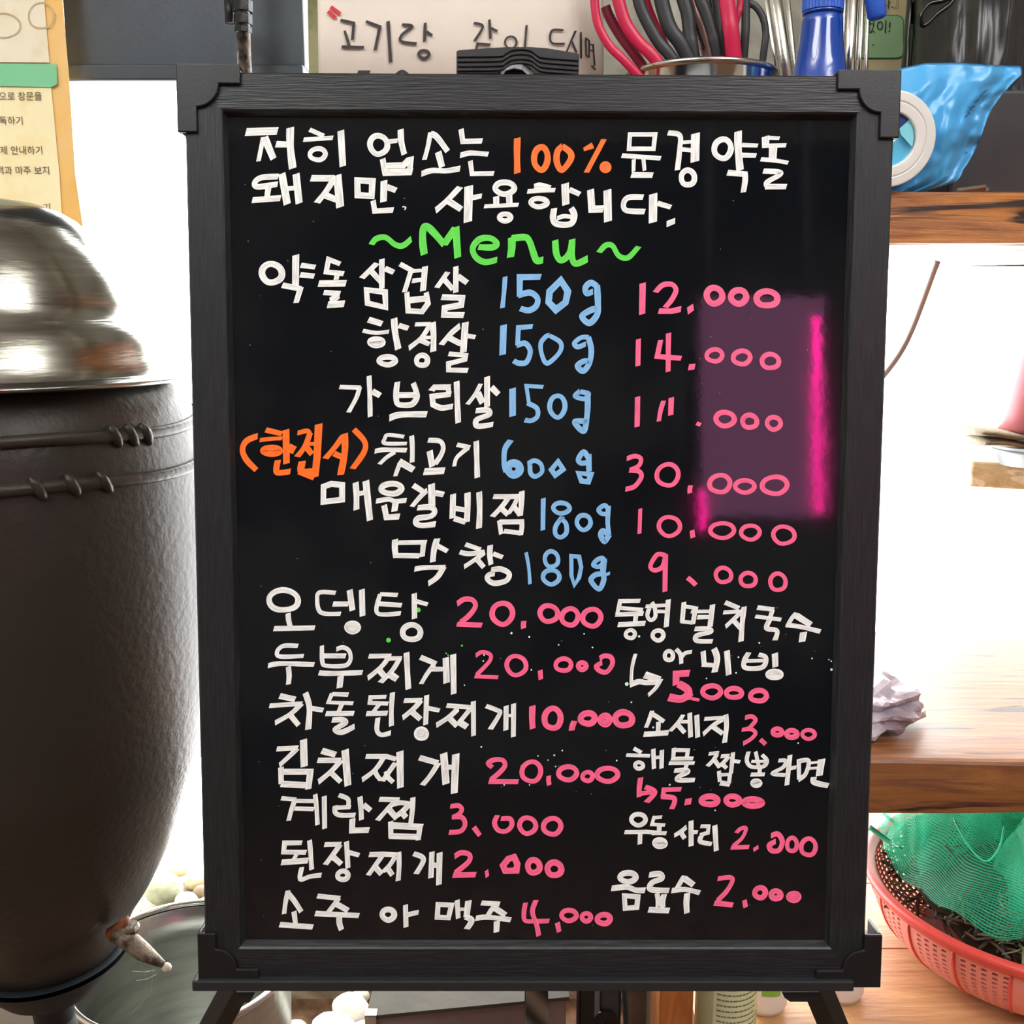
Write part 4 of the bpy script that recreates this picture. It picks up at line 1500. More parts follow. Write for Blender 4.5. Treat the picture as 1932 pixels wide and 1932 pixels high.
utensil('kitchen_scissors', 'black handled scissors beside the raspberry tongs', 'scissors', [
    ('handle', [(540, -380), (580, -120), (620, 60), (690, 220), (790, 390), (900, 520), (960, 620)], 104, M_blk_s, 0),
    ('handle', [(780, -380), (800, -80), (840, 120), (900, 280), (1000, 420), (1080, 560)], 130, M_blk_s, .006),
    ('inner_grip', [(640, -200), (690, 20), (760, 200), (845, 380), (940, 560)], 44, M_red_s, .016)], .985)
utensil('kitchen_scissors', 'black scissors with a serrated pinkish blade in the middle of the cup', 'scissors', [
    ('handle', [(960, -380), (1000, -60), (1050, 130), (1070, 320), (1090, 440), (1130, 600)], 120, M_blk_s, .004),
    ('handle', [(1130, -380), (1160, -40), (1220, 120), (1280, 300), (1310, 420), (1330, 600)], 110, M_blk_s, 0),
    ('blade', [(1060, -200), (1100, 40), (1160, 220), (1200, 380), (1230, 600)], 96, M_pinkst, .020)], .99)
utensil('kitchen_scissors', 'black scissors with a grey steel pivot, right of centre in the cup', 'scissors', [
    ('handle', [(1290, -380), (1310, -40), (1330, 150), (1340, 330), (1350, 600)], 84, M_blk_s, .012),
    ('pivot', [(1240, -100), (1262, 80), (1280, 200), (1285, 270), (1300, 560)], 44, M_steelp, .022)], 1.0)
utensil('kitchen_scissors', 'raspberry red handle standing upright at the right of the cup', 'scissors', [
    ('handle', [(1390, -380), (1400, -60), (1425, 140), (1450, 320), (1458, 600)], 140, M_red_s, 0),
    ('handle', [(1520, -380), (1530, -60), (1525, 60), (1500, 160), (1490, 600)], 60, M_red_s, .014)], .98)
utensil('kitchen_scissors', 'black looped scissors at the right edge of the cup', 'scissors', [
    ('handle', [(1560, -380), (1575, -60), (1580, 200), (1570, 380), (1560, 620)], 74, M_blk_s, 0),
    ('handle', [(1590, 20), (1670, 60), (1735, 160), (1762, 300), (1745, 460), (1690, 600)], 62, M_blk_s, .004)], .995)
# serrations on the visible blade
saw = []
for k in range(8):
    a = at(1080+(1130+k*9)/4.83, (240+k*27)/4.83, 1.005); saw.append(blobm(a, .0016, .001, .0022, k, sub=1))
V, F = join(*saw); make('serration', V, F, M_blk_s, [o for o in COL.objects if o.name == 'kitchen_scissors.001'][0])

# ---------------------------------------------------------------- steel skewers left and right of the spray bottle
def rod(name, x0, y0, x1, y1, w, Y, mat, label, cat, group, zfoot=None):
    a, b2 = at(x0, y0, Y), at(x1, y1, Y); d = (b2-a).normalized(); foot = a+d*((SH+.001-a.z)/d.z)
    V, F = tubem([a, foot], w/FPX*Y/2, 12, flat=.6)
    return tag(make(name, V, F, mat, smooth=True), label, cat, group)
for k, (x0, x1, w, lb) in enumerate(((1446, 1466, 6, 'thinnest steel skewer, nearest the cup'), (1462, 1484, 24, 'broad steel skewer left of the spray bottle'), (1478, 1490, 7, 'dull steel skewer touching the broad one'), (1494, 1500, 10, 'steel skewer just left of the spray bottle'))):
    rod('steel_skewer', x0-24, -160, x1, 142, w, 1.12+.012*k, (M_steelp, M_steel)[k % 2], lb, 'skewer', 'steel skewers left of the spray bottle')
for k, (x0, x1, w, lb) in enumerate(((1596, 1586, 8, 'steel serving stick just right of the spray bottle'), (1610, 1602, 20, 'broad dark steel serving stick right of the bottle'), (1620, 1612, 5, 'thin bright steel stick with a white glint'), (1627, 1621, 9, 'second steel stick from the green notice'), (1637, 1633, 8, 'steel stick nearest the green notice'))):
    rod('serving_stick', x0+6, -160, x1, 142, w, 1.10+.012*k, (M_steel, M_steelp)[k % 2], lb, 'stick', 'steel sticks right of the spray bottle')

# ---------------------------------------------------------------- spray bottle
M_blue = material('translucent_blue_plastic', '0a3f9e', 0.12, 0, 0.6, coat=.6)
M_bluec = material('blue_cap', '2f5ec4', 0.35)
sb = at(1546, 142, 1.0); bx_ = sb.x
def zpx(py, Y=1.0): return at(1546, py, Y).z
spb = empty('spray_bottle', Vector((bx_, 1.0, SH))); tag(spb, 'cobalt blue spray bottle with ribbed collar on the upper shelf', 'bottle')
k = 1.0/FPX
prof = [(.001, SH+.001), (.038, SH+.001), (.042, SH+.008), (.040, zpx(200)), (48*k, zpx(146)), (43*k, zpx(115)), (38*k, zpx(80)), (36*k, zpx(45)), (35*k, zpx(34)), (31*k, zpx(30)), (31*k, zpx(27))]
V, F = lathem([(r, z) for r, z in prof], (bx_, 1.0, 0), 48); make('bottle_body', V, F, M_blue, spb, True)
V, F = lathem([(31*k, zpx(29)), (35*k, zpx(28)), (35*k, zpx(24)), (33*k, zpx(23))], (bx_, 1.0, 0), 48); make('neck_ring', V, F, M_blue, spb, True)
vs, fs = [], []; nn = 72
for zz in (zpx(22), zpx(-30)):
    for q in range(nn):
        a = 2*PI*q/nn; rr = (35.5 if q % 2 else 34)*k; vs.append((bx_+rr*math.cos(a), 1.0+rr*math.sin(a), zz))
for q in range(nn): fs.append((q, (q+1) % nn, (q+1) % nn+nn, q+nn))
fs += [tuple(range(nn-1, -1, -1)), tuple(range(nn, 2*nn))]
make('ribbed_collar', vs, fs, M_bluec, spb)
V, F = boxm(bx_-.012, bx_+.055, .985, 1.015, zpx(-30), zpx(-80)); make('spray_head', V, F, M_bluec, spb, bevel=.005)
V, F = tubem([at(1640, -60, .985), at(1648, -10, .985), at(1655, 30, .985), at(1656, 36, .985)], [.0085, .0085, .0085, .006], 14); make('trigger', V, F, M_bluec, spb, True)

# ---------------------------------------------------------------- notice on the wall, right
M_beige = material('beige_notice_paper', 'cdbf98', 0.7, var=(8, 0.4, 0.7), col2='b8a980')
M_gbox = material('green_box_print', '93b98a', 0.7, var=(10, 0.4, 0.7), col2='a3c59c')
M_gline = material('green_outline_print', '3f8a4e', 0.7)
M_txt = material('dark_green_print', '2c3a34', 0.7)
YN = 1.276
nt_ = empty('wall_notice', at(1680, 150, YN)); tag(nt_, 'beige wall notice with a rounded green box behind the spray bottle', 'notice')
sheet('notice_sheet', [(1585, -160), (1745, -160), (1735, 0), (1718, 240), (1585, 240)], YN, M_beige, nt_)
def rrect(x0, y0, x1, y1, r):
    P = []
    for cx, cy, a0 in ((x1-r, y0+r, -90), (x1-r, y1-r, 0), (x0+r, y1-r, 90), (x0+r, y0+r, 180)):
        for q in range(6):
            a = math.radians(a0+90*q/5); P.append((cx+r*math.cos(a), cy+r*math.sin(a)))
    return P
sheet('green_outline', rrect(1560, 28, 1706, 111, 14), YN-.001, M_gline, nt_)
sheet('green_box', rrect(1562, 30, 1704, 109, 13), YN-.002, M_gbox, nt_)
text3d('printed_line', '없이!', 1681, 60, YN-.003, 22, M_txt, nt_, align='RIGHT')
text3d('printed_line', '.', 1650, 86, YN-.003, 22, M_txt, nt_, align='RIGHT')
text3d('printed_line', '다.』', 1708, 15, YN-.003, 20, M_txt, nt_, align='RIGHT')

# ---------------------------------------------------------------- black bag and black box on the shelf, right
M_bag = material('glossy_black_bag', '1a1a1b', 0.28, 0, .6, var=(6, 0.5, 0.7), col2='2a2826', bump=(14, 0.9), stretch=(5, 1, 0.6))
vs, fs = [], []; nx, nz = 40, 30
xl = lambda t: 1712+38*t                    # left edge leans right going up
c0 = at(1716, 150, 1.10)
for j in range(nz+1):
    t = j/nz; py = 210-430*t
    for i in range(nx+1):
        s = i/nx; px = xl(t)+(2110-xl(t))*s
        bulge = .09*math.sin(PI*min(max(s, 0), 1))**.6
        cr = .006*noise.noise(Vector((s*14, t*3, 2)))+.003*noise.noise(Vector((s*40, t*6, 5)))
        vs.append(at(px, py, 1.16-bulge-cr))
for j in range(nz):
    for i in range(nx):
        a = j*(nx+1)+i; fs.append((a, a+1, a+nx+2, a+nx+1))
m0 = len(vs)
for j in range(nz+1):
    for i in range(nx+1):
        vs.append(Vector(vs[j*(nx+1)+i])); v = vs[-1]; v.y = 1.17+(1.16-v.y)*.7
for j in range(nz):
    for i in range(nx):
        a = m0+j*(nx+1)+i; fs.append((a, a+nx+1, a+nx+2, a+1))
ring = [j*(nx+1) for j in range(nz+1)]+[nz*(nx+1)+i for i in range(1, nx+1)]+[j*(nx+1)+nx for j in range(nz-1, -1, -1)]+[i for i in range(nx-1, 0, -1)]
for q in range(len(ring)):
    a, b2 = ring[q], ring[(q+1) % len(ring)]; fs.append((a, a+m0, b2+m0, b2))
bag = empty('black_bucket', at(1830, 130, 1.1)); tag(bag, 'tall glossy black plastic bucket standing behind the blue pack', 'bucket')
make('bucket_body', vs, fs, M_bag, bag, True)
P = [at(x, y, 1.075) for x, y in ((1740, 48), (1738, 28), (1752, 8), (1776, 2), (1800, -6), (1790, 10), (1768, 26), (1752, 42))]
V, F = tubem(smoothpts(P, True), .0022, 8, True); make('handle_rim', V, F, material('black_gloss', '0b0b0c', .12), bag, True)
M_box = material('dark_box', '26262a', 0.5, var=(3, 0.4, 0.6), col2='3b3432')
V, F = boxm(at(1790, 300, 1.05).x, at(2050, 300, 1.05).x, 1.045, 1.10, SH+.001, at(1900, 170, 1.05).z)
tag(make('storage_box', V, F, M_box, bevel=.004), 'matt black box on the upper shelf right of the blue pack', 'box')

# ---------------------------------------------------------------- blue wipes pack with white lid ring
M_pack = material('sky_blue_film', '3f9bd8', 0.3, 0, .55, var=(5, 0.4, 0.75), col2='57aee2', bump=(9, 0.3))
pk = empty('wipes_pack', at(1750, 361, .985)); tag(pk, 'sky blue wet wipes pack with a round white lid, standing on the shelf', 'wipes pack')
right = [(118, 1931), (123, 1926), (140, 1929), (155, 1912), (180, 1890), (205, 1872), (225, 1863), (245, 1856), (262, 1850), (290, 1837), (310, 1826), (320, 1818), (335, 1812), (345, 1800), (352, 1780), (361, 1745)]
topc = [(1540, 150), (1690, 131), (1745, 119), (1810, 118), (1880, 123), (1926, 124)]
def interp(tab, x):
    if x <= tab[0][0]: return tab[0][1]
    for (a, b), (c, d) in zip(tab, tab[1:]):
        if x <= c: return b+(d-b)*(x-a)/(c-a)
    return tab[-1][1]
vs, fs = [], []; nx, nz = 56, 40
def packpt(s, t, back=False):
    yb = 361
    xr = interp(right, 124+(yb-124)*t); px = 1625+(xr-1625)*s
    yt = interp(topc, px); py = yt+(yb-yt)*t
    bl = (max(math.sin(PI*min(s/.97, 1)), 0)**.7)*(max(math.sin(PI*(t*.85+.08)), 0)**.6)
    p3 = Vector((s*6, t*5, 1))
    wr = .006*noise.noise(p3)*(.4+s)+.0022*noise.noise(p3*2.7)*(.3+1.3*s*s)+.003*s**6*math.sin(t*17+s*9+4*noise.noise(Vector((t*5, s*3, 8))))
    wr += .0035*math.exp(-((s-.90+.05*noise.noise(Vector((t*4, 2, 2))))/.03)**2)-.003*math.exp(-((s-.82)/.035)**2)
    base = .965
    return at(px, py, base-.028*bl+wr) if not back else at(px, py, base+.012+.022*bl)
for bk in (False, True):
    for j in range(nz+1):
        for i in range(nx+1): vs.append(packpt(i/nx, j/nz, bk))
m0 = (nx+1)*(nz+1)
for j in range(nz):
    for i in range(nx):
        a = j*(nx+1)+i; fs.append((a, a+nx+1, a+nx+2, a+1)); a += m0; fs.append((a, a+1, a+nx+2, a+nx+1))
ring = [j*(nx+1) for j in range(nz+1)]+[nz*(nx+1)+i for i in range(1, nx+1)]+[j*(nx+1)+nx for j in range(nz-1, -1, -1)]+[i for i in range(nx-1, 0, -1)]
for q in range(len(ring)):
    a, b2 = ring[q], ring[(q+1) % len(ring)]; fs.append((a, b2, b2+m0, a+m0))
make('film_bag', vs, fs, M_pack, pk, True)
lc = at(1677, 263, .925); Rl = 86/FPX*.93/ray(1677, 263).y
ax = Matrix.Rotation(PI/2+math.radians(6), 3, 'X')
V, F = lathem([(Rl, -.008), (Rl, .0018), (Rl*.992, .0026), (Rl*.98, .0029), (Rl*.95, .003), (Rl*.82, .0034), (Rl*.80, .0034), (Rl*.79, .0026), (Rl*.78, .0026), (Rl*.77, .0034), (Rl*.75, .0034), (Rl*.60, .0034), (Rl*.58, .0033), (Rl*.565, .0026), (Rl*.56, .001), (Rl*.56, -.008)], lc, 64, ax)
make('lid_ring', V, F, material('white_lid_plastic', 'e4e2dc', 0.35), pk, True)
V, F = lathem([(.0005, -.002), (Rl*.58, -.002), (Rl*.58, -.008), (.0005, -.008)], lc, 40, ax); make('lid_cap', V, F, material('cyan_lid_sticker', '56b6dc', .3), pk)
def inlid(pts, mat, nm):
    P = [lc+ax @ Vector(((x-1677)/86*Rl, -(y-263)/86*Rl*-1*-1, -.0012)) for x, y in pts]
    P = [at(x, y, .9235) for x, y in pts]
    make(nm, P, [tuple(range(len(P)))], mat, pk, solid=.0006)
inlid([(1697, 213), (1706, 217), (1715, 225), (1699, 240), (1690, 232)], material('navy_print', '24356e', .3), 'lid_print')
inlid([(1715, 226), (1722, 240), (1724, 258), (1721, 278), (1700, 254), (1697, 243)], material('aqua_print', '7fd0dc', .3), 'lid_print')
M_dk = material('dark_blue_print', '1f4a86', .5)
def on_pack(px, py, z):
    # find the surface depth at this pixel
    best = .93
    s = (px-1625)/(interp(right, py)-1625)
    t = (py-120)/241
    p = packpt(min(max(s, 0), 1), min(max(t, 0), 1)); return at(px, py, p.y-.002-z)
V, F, U = stroke_mesh(['12:1380,490 1440,440', 's:12:1375,495 1390,470 1420,452', '10:1340,530 1375,500', 's:12:1280,600 1310,585 1330,560', '10:1255,650 1290,640', 's:12:1230,690 1250,660 1280,655', '12:1215,650 1250,700', '12:1190,710 1230,745', '12:1165,780 1205,745', '12:1165,1200 1190,1215'], 6.438, 1640, 100, on_pack)
make('printed_mark', V, F, M_dk, pk, uvs=U)
V, F = tubem([at(1806, 361, .985), at(1822, 359, .985), at(1858, 354, .985), at(1862, 360, .985)], .0028, 4); tag(make('foil_scrap', V, F, M_steelp), 'small crumpled foil scrap at the shelf edge under the blue pack', 'foil')
# ---------------------------------------------------------------- black clay grill jar with aluminium dome
YJ = 1.05
jc = at(-14, 700, YJ); JX = jc.x
def jr(px, py):                             # silhouette pixel -> (radius, z) at the jar's own depth
    p = at(px, py, YJ); return (p.x-JX, p.z)
M_jar = material('brown_black_glaze', '2b2723', 0.36, 0, .28, var=(3, 0.35, 0.7), col2='332e28', bump=(130, 0.35), coat=.0)
M_stand = material('black_steel_stand', '1c2228', 0.65, 0.0)
jar = empty('grill_jar', Vector((JX, YJ, 0))); tag(jar, 'big brown-black glazed jar with a dented aluminium dome, left of the board', 'grill')
body_px = [(300, 722), (318, 735), (337, 759), (350, 783), (362, 815), (370, 850), (378, 900), (385, 960), (391, 1030), (395, 1120), (396, 1200), (394, 1290), (386, 1370), (376, 1425), (349, 1503), (315, 1597), (277, 1677), (247, 1725), (217, 1790), (165, 1848), (118, 1882)]
prof = [jr(*p) for p in body_px]
zb0 = prof[-1][1]-.022
prof += [(prof[-1][0]*.75, zb0), (.001, zb0)]
prof = [(v.x, v.y) for v in smoothpts([Vector((r, z)) for r, z in prof], False, 4)]
V, F = lathem([(max(r, .001), z) for r, z in prof], (JX, YJ, 0), 96)
F = [tuple(reversed(f)) for f in F]
make('jar_body', V, F, M_jar, jar, True)
DW = 1.05
dome_px = [(-13, 374), (10, 376), (58, 384), (94, 397), (122, 414), (150, 441), (182, 486), (207, 533), (222, 575), (230, 602), (237, 606), (241, 610), (256, 628), (268, 652), (279, 678), (289, 703), (293, 706), (338, 709), (342, 712), (340, 717), (300, 722), (284, 719)]
prof = [jr(*p) for p in dome_px]; prof[0] = (.001, prof[0][1])
V, F = lathem([(max(r*DW, .001), z) for r, z in prof], (JX, YJ, 0), 96)
F = [tuple(reversed(f)) for f in F]
make('dome_lid', V, F, M_alu, jar, True)
def rad_at(z):
    tab = sorted([(jr(*p)[1], jr(*p)[0]) for p in body_px]); return interp(tab, z)
for px, py, nm in ((357, 798, 'rope_band'), (374, 872, 'rope_band')):
    r0, z0 = jr(px, py)
    P = [Vector((JX+(r0+.001)*math.cos(2*PI*k/120), YJ+(r0+.001)*math.sin(2*PI*k/120), z0+.002*math.sin(2*PI*k/24))) for k in range(120)]
    V, F = tubem(P, .0058, 10, True, up=(0, 0, 1)); band = make(nm, V, F, M_jar, jar, True)
    for g in range(6):
        for q in range(3):
            a = math.radians(-104+g*62+(48 if py > 830 else 7)+q*(8.0 if py > 830 else 5.0))
            p = Vector((JX+(r0+.003)*math.cos(a), YJ+(r0+.003)*math.sin(a), z0+.002*math.sin(a*5)))
            rot = Matrix.Rotation(a, 3, 'Z') @ Matrix.Rotation(math.radians(28), 3, 'X')
            V, F = blobm(p, .0072, .0055, .0125, g*3+q, .15, 1.5, 2, rot)
            o = make('rope_twist', V, F, M_jar, band, True)
# drip and scratches of glaze
# stand: ring and legs
sp_ = [jr(217, 1786), jr(165, 1848), jr(118, 1882)]; sp_.append((sp_[-1][0]*.8, zb0-.004))
pr_ = [(r+.0015, z-.001) for r, z in sp_]+[(r+.012, z-.006) for r, z in reversed(sp_)]; pr_.append(pr_[0])
V, F = lathem([(pr_[-2][0]-.002, pr_[-2][1]+.004)]+pr_[:-1], (JX, YJ, 0), 64); make('stand_ring', V, F, M_stand, jar, True)
rb_ = sp_[3][0]
V, F = lathem([(rb_+.012, sp_[3][1]+.004), (rb_+.016, sp_[3][1]-.02), (rb_+.020, .012), (rb_+.032, .004), (rb_+.032, 0), (rb_-.01, 0), (rb_, .02), (rb_, sp_[3][1]-.01)], (JX, YJ, 0), 64); make('stand_drum', V, F, M_stand, jar, True)
# corroded tap on the jar's flank
M_tap = material('corroded_tap', '8d7f6c', 0.55, 0.4, var=(70, 0.4, 0.62), col2='3c342c', bump=(200, 1.0))
M_rust = material('rusty_collar', '8a4a22', 0.8, var=(50, .4, .6), col2='3a2314', bump=(150, .8))
V, F = tubem([at(214, 1762, .98), at(236, 1768, .98), at(270, 1796, .975), at(300, 1815, .97), at(308, 1820, .97)], [.008, .0105, .0095, .005, .0035], 12); tap = make('tap_spout', V, F, M_tap, jar, True)
V, F = blobm(at(314, 1825, .97), .0055, .004, .0055, 4, .1, 2, 2); make('tap_tip', V, F, material('chalky_tip', 'cfc4b0', .8), tap, True)
V, F = tubem([at(213, 1765, .985), at(240, 1742, .985), at(246, 1762, .985)], [.010, .008, .005], 8); make('tap_collar', V, F, M_rust, tap, True)
V, F = lathem([(.0105, 0), (.012, .006), (.010, .010), (.001, .012)], at(243, 1760, .985), 10); make('tap_nut', V, F, M_tap, tap)
# cobwebs
M_web2 = material('cobweb_silk', 'd8d8d4', 0.6)
ws = []
for a, b2 in (((262, 1740), (255, 1790)), ((278, 1745), (296, 1810)), ((290, 1815), (285, 1870)), ((288, 1868), (240, 1920)), ((250, 1832), (292, 1830)), ((262, 1812), (280, 1850)), ((258, 1850), (296, 1838)), ((272, 1690), (262, 1730)), ((300, 1712), (298, 1722))):
    m0_, m1_ = at(a[0], a[1], 1.02), at(b2[0], b2[1], 1.04); ws.append(tubem([m0_, (m0_+m1_)/2+Vector((0, 0, -.002)), m1_], .00018, 4))
V, F = join(*ws); o = tag(make('cobweb', V, F, M_web2), 'thin cobweb threads between the corroded tap and the steel basin', 'cobweb', kind='stuff')

# ---------------------------------------------------------------- steel basin
bc = at(345, 1815, 1.27); BR = .148; BZ = bc.z
M_basin = material('dull_basin_steel', 'b9bbb4', 0.32, 1.0, var=(7, 0.4, 0.7), col2='9a9c96', bump=(60, .06), stretch=(1, 1, 6))
bn = empty('steel_basin', Vector((bc.x, bc.y, 0))); tag(bn, 'deep round stainless steel basin on the floor behind the grill jar', 'basin')
pf = [(.001, .002), (BR*.86, .002), (BR*.93, .03), (BR*.985, BZ-.006), (BR, BZ-.004)]
pf2 = [(BR-.004, BZ-.006), (BR*.975-.003, BZ-.05), (BR*.90, .034), (BR*.83, .008), (.001, .008)]
V, F = lathem(pf+pf2, (bc.x, bc.y, 0), 72); make('basin_wall', V, F, M_basin, bn, True)
V, F = tubem([Vector((bc.x+BR*math.cos(2*PI*k/80), bc.y+BR*math.sin(2*PI*k/80), BZ)) for k in range(80)], .0048, 10, True, up=(0, 0, 1))
make('rolled_rim', V, F, M_steelp, bn, True)

# ---------------------------------------------------------------- sill with pebbles
M_sill = material('pale_sill_stone', 'b5a894', .8, var=(30, .4, .6), col2='8f8270', bump=(60, .8))
struct(box('trim_1', -WX, WX, 1.56, 1.68, 0, .15, M_sill))
def peb(px, py, rxp, rzp, Y, seed, mat, label, rot=0, amp=.1):
    c = at(px, py, Y); k = (Y/ray(px, py).y)/FPX
    R = Matrix.Rotation(rot, 3, 'Y')
    V, F = blobm(c, rxp*k, rxp*k*.8, rzp*k, seed, amp, 1.3, 3, R)
    return tag(make('pebble', V, F, mat, smooth=True), label, 'pebble', 'pebbles behind the basin')
M_pb = [material('white_pebble', 'dcdcd2', .55, var=(30, .45, .65), col2='c2c2b4'), material('green_grey_pebble', 'b7bda4', .6, var=(26, .42, .6), col2='8f9678'), material('cream_pebble', 'e0d6b4', .55, var=(30, .45, .65), col2='c9b98c'), material('brown_pebble', '8a7860', .6, var=(30, .45, .65), col2='5e5040')]
for a in ((310, 1678, 36, 30, 1.60, 1, M_pb[1], 'large grey-green pebble in front of the pile behind the basin', .2),
          (336, 1641, 20, 13, 1.66, 2, M_pb[2], 'small yellowish pebble on top of the pile', .1),
          (370, 1662, 22, 13, 1.66, 3, M_pb[2], 'cream pebble right of the top one, by the board frame', -.3),
          (352, 1700, 22, 17, 1.58, 4, M_pb[0], 'pale pebble right of the large grey-green one', .3),
          (380, 1684, 17, 14, 1.62, 5, M_pb[3], 'brownish pebble against the board frame', 0),
          (357, 1670, 12, 12, 1.67, 6, M_pb[3], 'dark little pebble filling the middle of the pile', 0),
          (388, 1704, 14, 12, 1.59, 7, M_pb[2], 'cream pebble just above the basin rim', 0)): peb(*a)
for a in ((662, 1903, 37, 27, 1.42, 11, M_pb[0], 'egg shaped white pebble beside the steel box', .35),
          (681, 1878, 17, 13, 1.50, 12, M_pb[0], 'small white pebble above the egg shaped one', 0),
          (630, 1938, 42, 22, 1.38, 13, M_pb[0], 'wide white pebble at the lower edge of the picture', .1),
          (560, 1944, 26, 18, 1.42, 14, M_pb[1], 'grey-green pebble near the basin foot', .1),
          (690, 1950, 30, 22, 1.36, 15, M_pb[0], 'white pebble touching the steel box corner', .4)): peb(*a, amp=.12)

# ---------------------------------------------------------------- steel box under the board
M_tan = material('tan_grimy_steel', '423d2f', 0.75, .0, var=(16, .4, .65), col2='332f24', bump=(60, .4))
M_pinkg = material('pinkish_grey_steel', '8c7a7a', 0.45, .3, var=(8, .4, .7), col2='766664')
A = at(697, 1918, .93); B = at(1070, 1899, .93)
bxz = (A.z+B.z)/2
sbx = empty('steel_box', Vector(((A.x+B.x)/2, 1.05, 0))); tag(sbx, 'grimy tan and pinkish steel box on the floor under the board', 'box')
xL, xR = A.x, B.x
V = [(xL, .93, 0), (xR, .95, 0), (xR+.01, 1.25, 0), (xL+.01, 1.25, 0), (xL, .93, A.z), (xR, .95, B.z-.004), (xR+.01, 1.25, B.z), (xL+.01, 1.25, A.z)]
F = [(0, 1, 5, 4), (1, 2, 6, 5), (2, 3, 7, 6), (3, 0, 4, 7), (3, 2, 1, 0)]
make('box_wall', V, F, M_pinkg, sbx, bevel=.002)
V = [(xL-.003, .925, A.z), (xR+.003, .945, B.z-.004), (xR+.013, 1.253, B.z), (xL+.007, 1.253, A.z)]; V += [Vector(v)+Vector((0, 0, .004)) for v in V]
F = [(3, 2, 1, 0), (4, 5, 6, 7), (0, 1, 5, 4), (1, 2, 6, 5), (2, 3, 7, 6), (3, 0, 4, 7)]
make('box_lid', V, F, M_tan, sbx)
V, F = boxm(xL-.004, xL+.008, .923, .935, 0, A.z+.006); make('corner_strip', V, F, M_steelp, sbx, bevel=.001)

# ---------------------------------------------------------------- clutter right of the box
M_dkg = material('dark_graphite', '24272a', .4, .3); M_bgy = material('blue_grey_plastic', '4c5860', .35, var=(8, .4, .6), col2='39434a'); M_brn = material('brown_cardboard', '6f6156', .8, var=(10, .4, .6), col2='544940')
def pb(name, x0, x1, Y0, Y1, zt, mat, label, cat, z0=0, tilt=0.0):
    a, b2 = at(x0, 1900, Y0), at(x1, 1900, Y0)
    V, F = boxm(a.x, b2.x, Y0, Y1, z0, zt); V = [Vector(v)+Vector((tilt*(v[2]-zt), 0, 0)) for v in V]
    return tag(make(name, V, F, mat, bevel=.003), label, cat)
pb('black_post', 1092, 1122, .99, 1.03, .70, M_dkg, 'narrow black post right of the steel box', 'post')
crate_ = pb('crate', 1132, 1172, 1.0, 1.2, .45, M_bgy, 'blue-grey plastic crate between the black post and the cardboard', 'crate')
V, F = lathem([(.001, 0), (.012, 0), (.013, .003), (.001, .005)], at(1142, 1924, .999), 20, Matrix.Rotation(PI/2, 3, 'X')); make('knob', V, F, M_dkg, crate_)
pb('cardboard_sheet', 1176, 1222, .98, 1.06, .50, M_brn, 'brown-grey cardboard standing left of the orange post', 'cardboard', tilt=-.06)
pb('cardboard_sheet', 1226, 1243, .955, 1.0, .52, material('beige_strip', 'a08a74', .7), 'thin beige board edge pressed against the orange post', 'cardboard')

# ---------------------------------------------------------------- low table and what stands on it
tx0 = at(1243, 1900, .92).x
lt_ = empty('low_table', Vector(((tx0+RX)/2, 1.1, 0))); tag(lt_, 'light honey wooden low table under the slab shelf', 'table')
npl = 5; y0_, y1_ = .80, 1.50
for k in range(npl):
    ya = y0_+(y1_-y0_)*k/npl; yb_ = y0_+(y1_-y0_)*(k+1)/npl
    box('table_plank', tx0+.045, RX-.25, ya+.0006, yb_-.0006, TZ-.03, TZ, M_tbl, lt_, bevel=.0012)
box('apron', tx0+.045, RX-.25, .83, .85, TZ-.10, TZ-.031, M_tbl, lt_)
for x, y in ((RX-.33, .84), (RX-.33, 1.44), (tx0+.08, 1.44), (tx0+.08, .86)):
    box('leg', x, x+.05, y, y+.05, 0, TZ-.031, M_plank, lt_)
xq0, xq1 = at(1244, 1900, .90).x, at(1310, 1900, .90).x
tag(box('wooden_post', xq0, xq1-.001, .90, .935, 0, .62, M_plank, bevel=.002), 'reddish orange wooden post left of the labelled bottle', 'post')
# bottle
def onz(px, py): return atz(px, py, TZ)
M_bot = material('clear_olive_bottle', 'b9bc9a', .15, 0, .5, alpha=1, trans=.35)
M_lab = material('pale_green_label', 'd8dcae', .5, var=(4, .45, .6), col2='c6cc9a')
bY = .905; bpx = at(1368, 1900, bY); br = 56/FPX*(bY/ray(1368, 1900).y)
bo = empty('bottle', Vector((bpx.x, bY, TZ))); tag(bo, 'bottle with a pale yellow-green printed label, right of the orange post', 'bottle')
V, F = lathem([(.001, TZ+.001), (br*.93, TZ+.001), (br, TZ+.006), (br, TZ+.13), (br*.8, TZ+.155), (br*.4, TZ+.175), (br*.4, TZ+.19), (.001, TZ+.19)], (bpx.x, bY, 0), 48); make('bottle_body', V, F, M_bot, bo, True)
vs, fs = [], []
for q in range(31):
    a = math.radians(-125+145*q/30)
    for z in (TZ+.012, TZ+.12): vs.append((bpx.x+(br+.0008)*math.cos(a), bY+(br+.0008)*math.sin(a), z))
for q in range(30): fs.append((q*2, q*2+2, q*2+3, q*2+1))
lab = make('label', vs, fs, M_lab, bo, True)
vs, fs = [], []; random.seed(3)
for ln_ in range(17):
    z = TZ+.018+ln_*.0058; q = -118.0
    end = random.choice((0, -12, -40, -4))
    while q < end:
        w = random.uniform(3, 9); n0 = len(vs)
        for a in (q, q+w):
            ar = math.radians(a)
            for dz in (0, .0014): vs.append((bpx.x+(br+.0013)*math.cos(ar), bY+(br+.0013)*math.sin(ar), z+dz))
        fs.append((n0, n0+2, n0+3, n0+1)); q += w+1.6
make('small_print', vs, fs, material('grey_print', '6c7058', .7), bo)
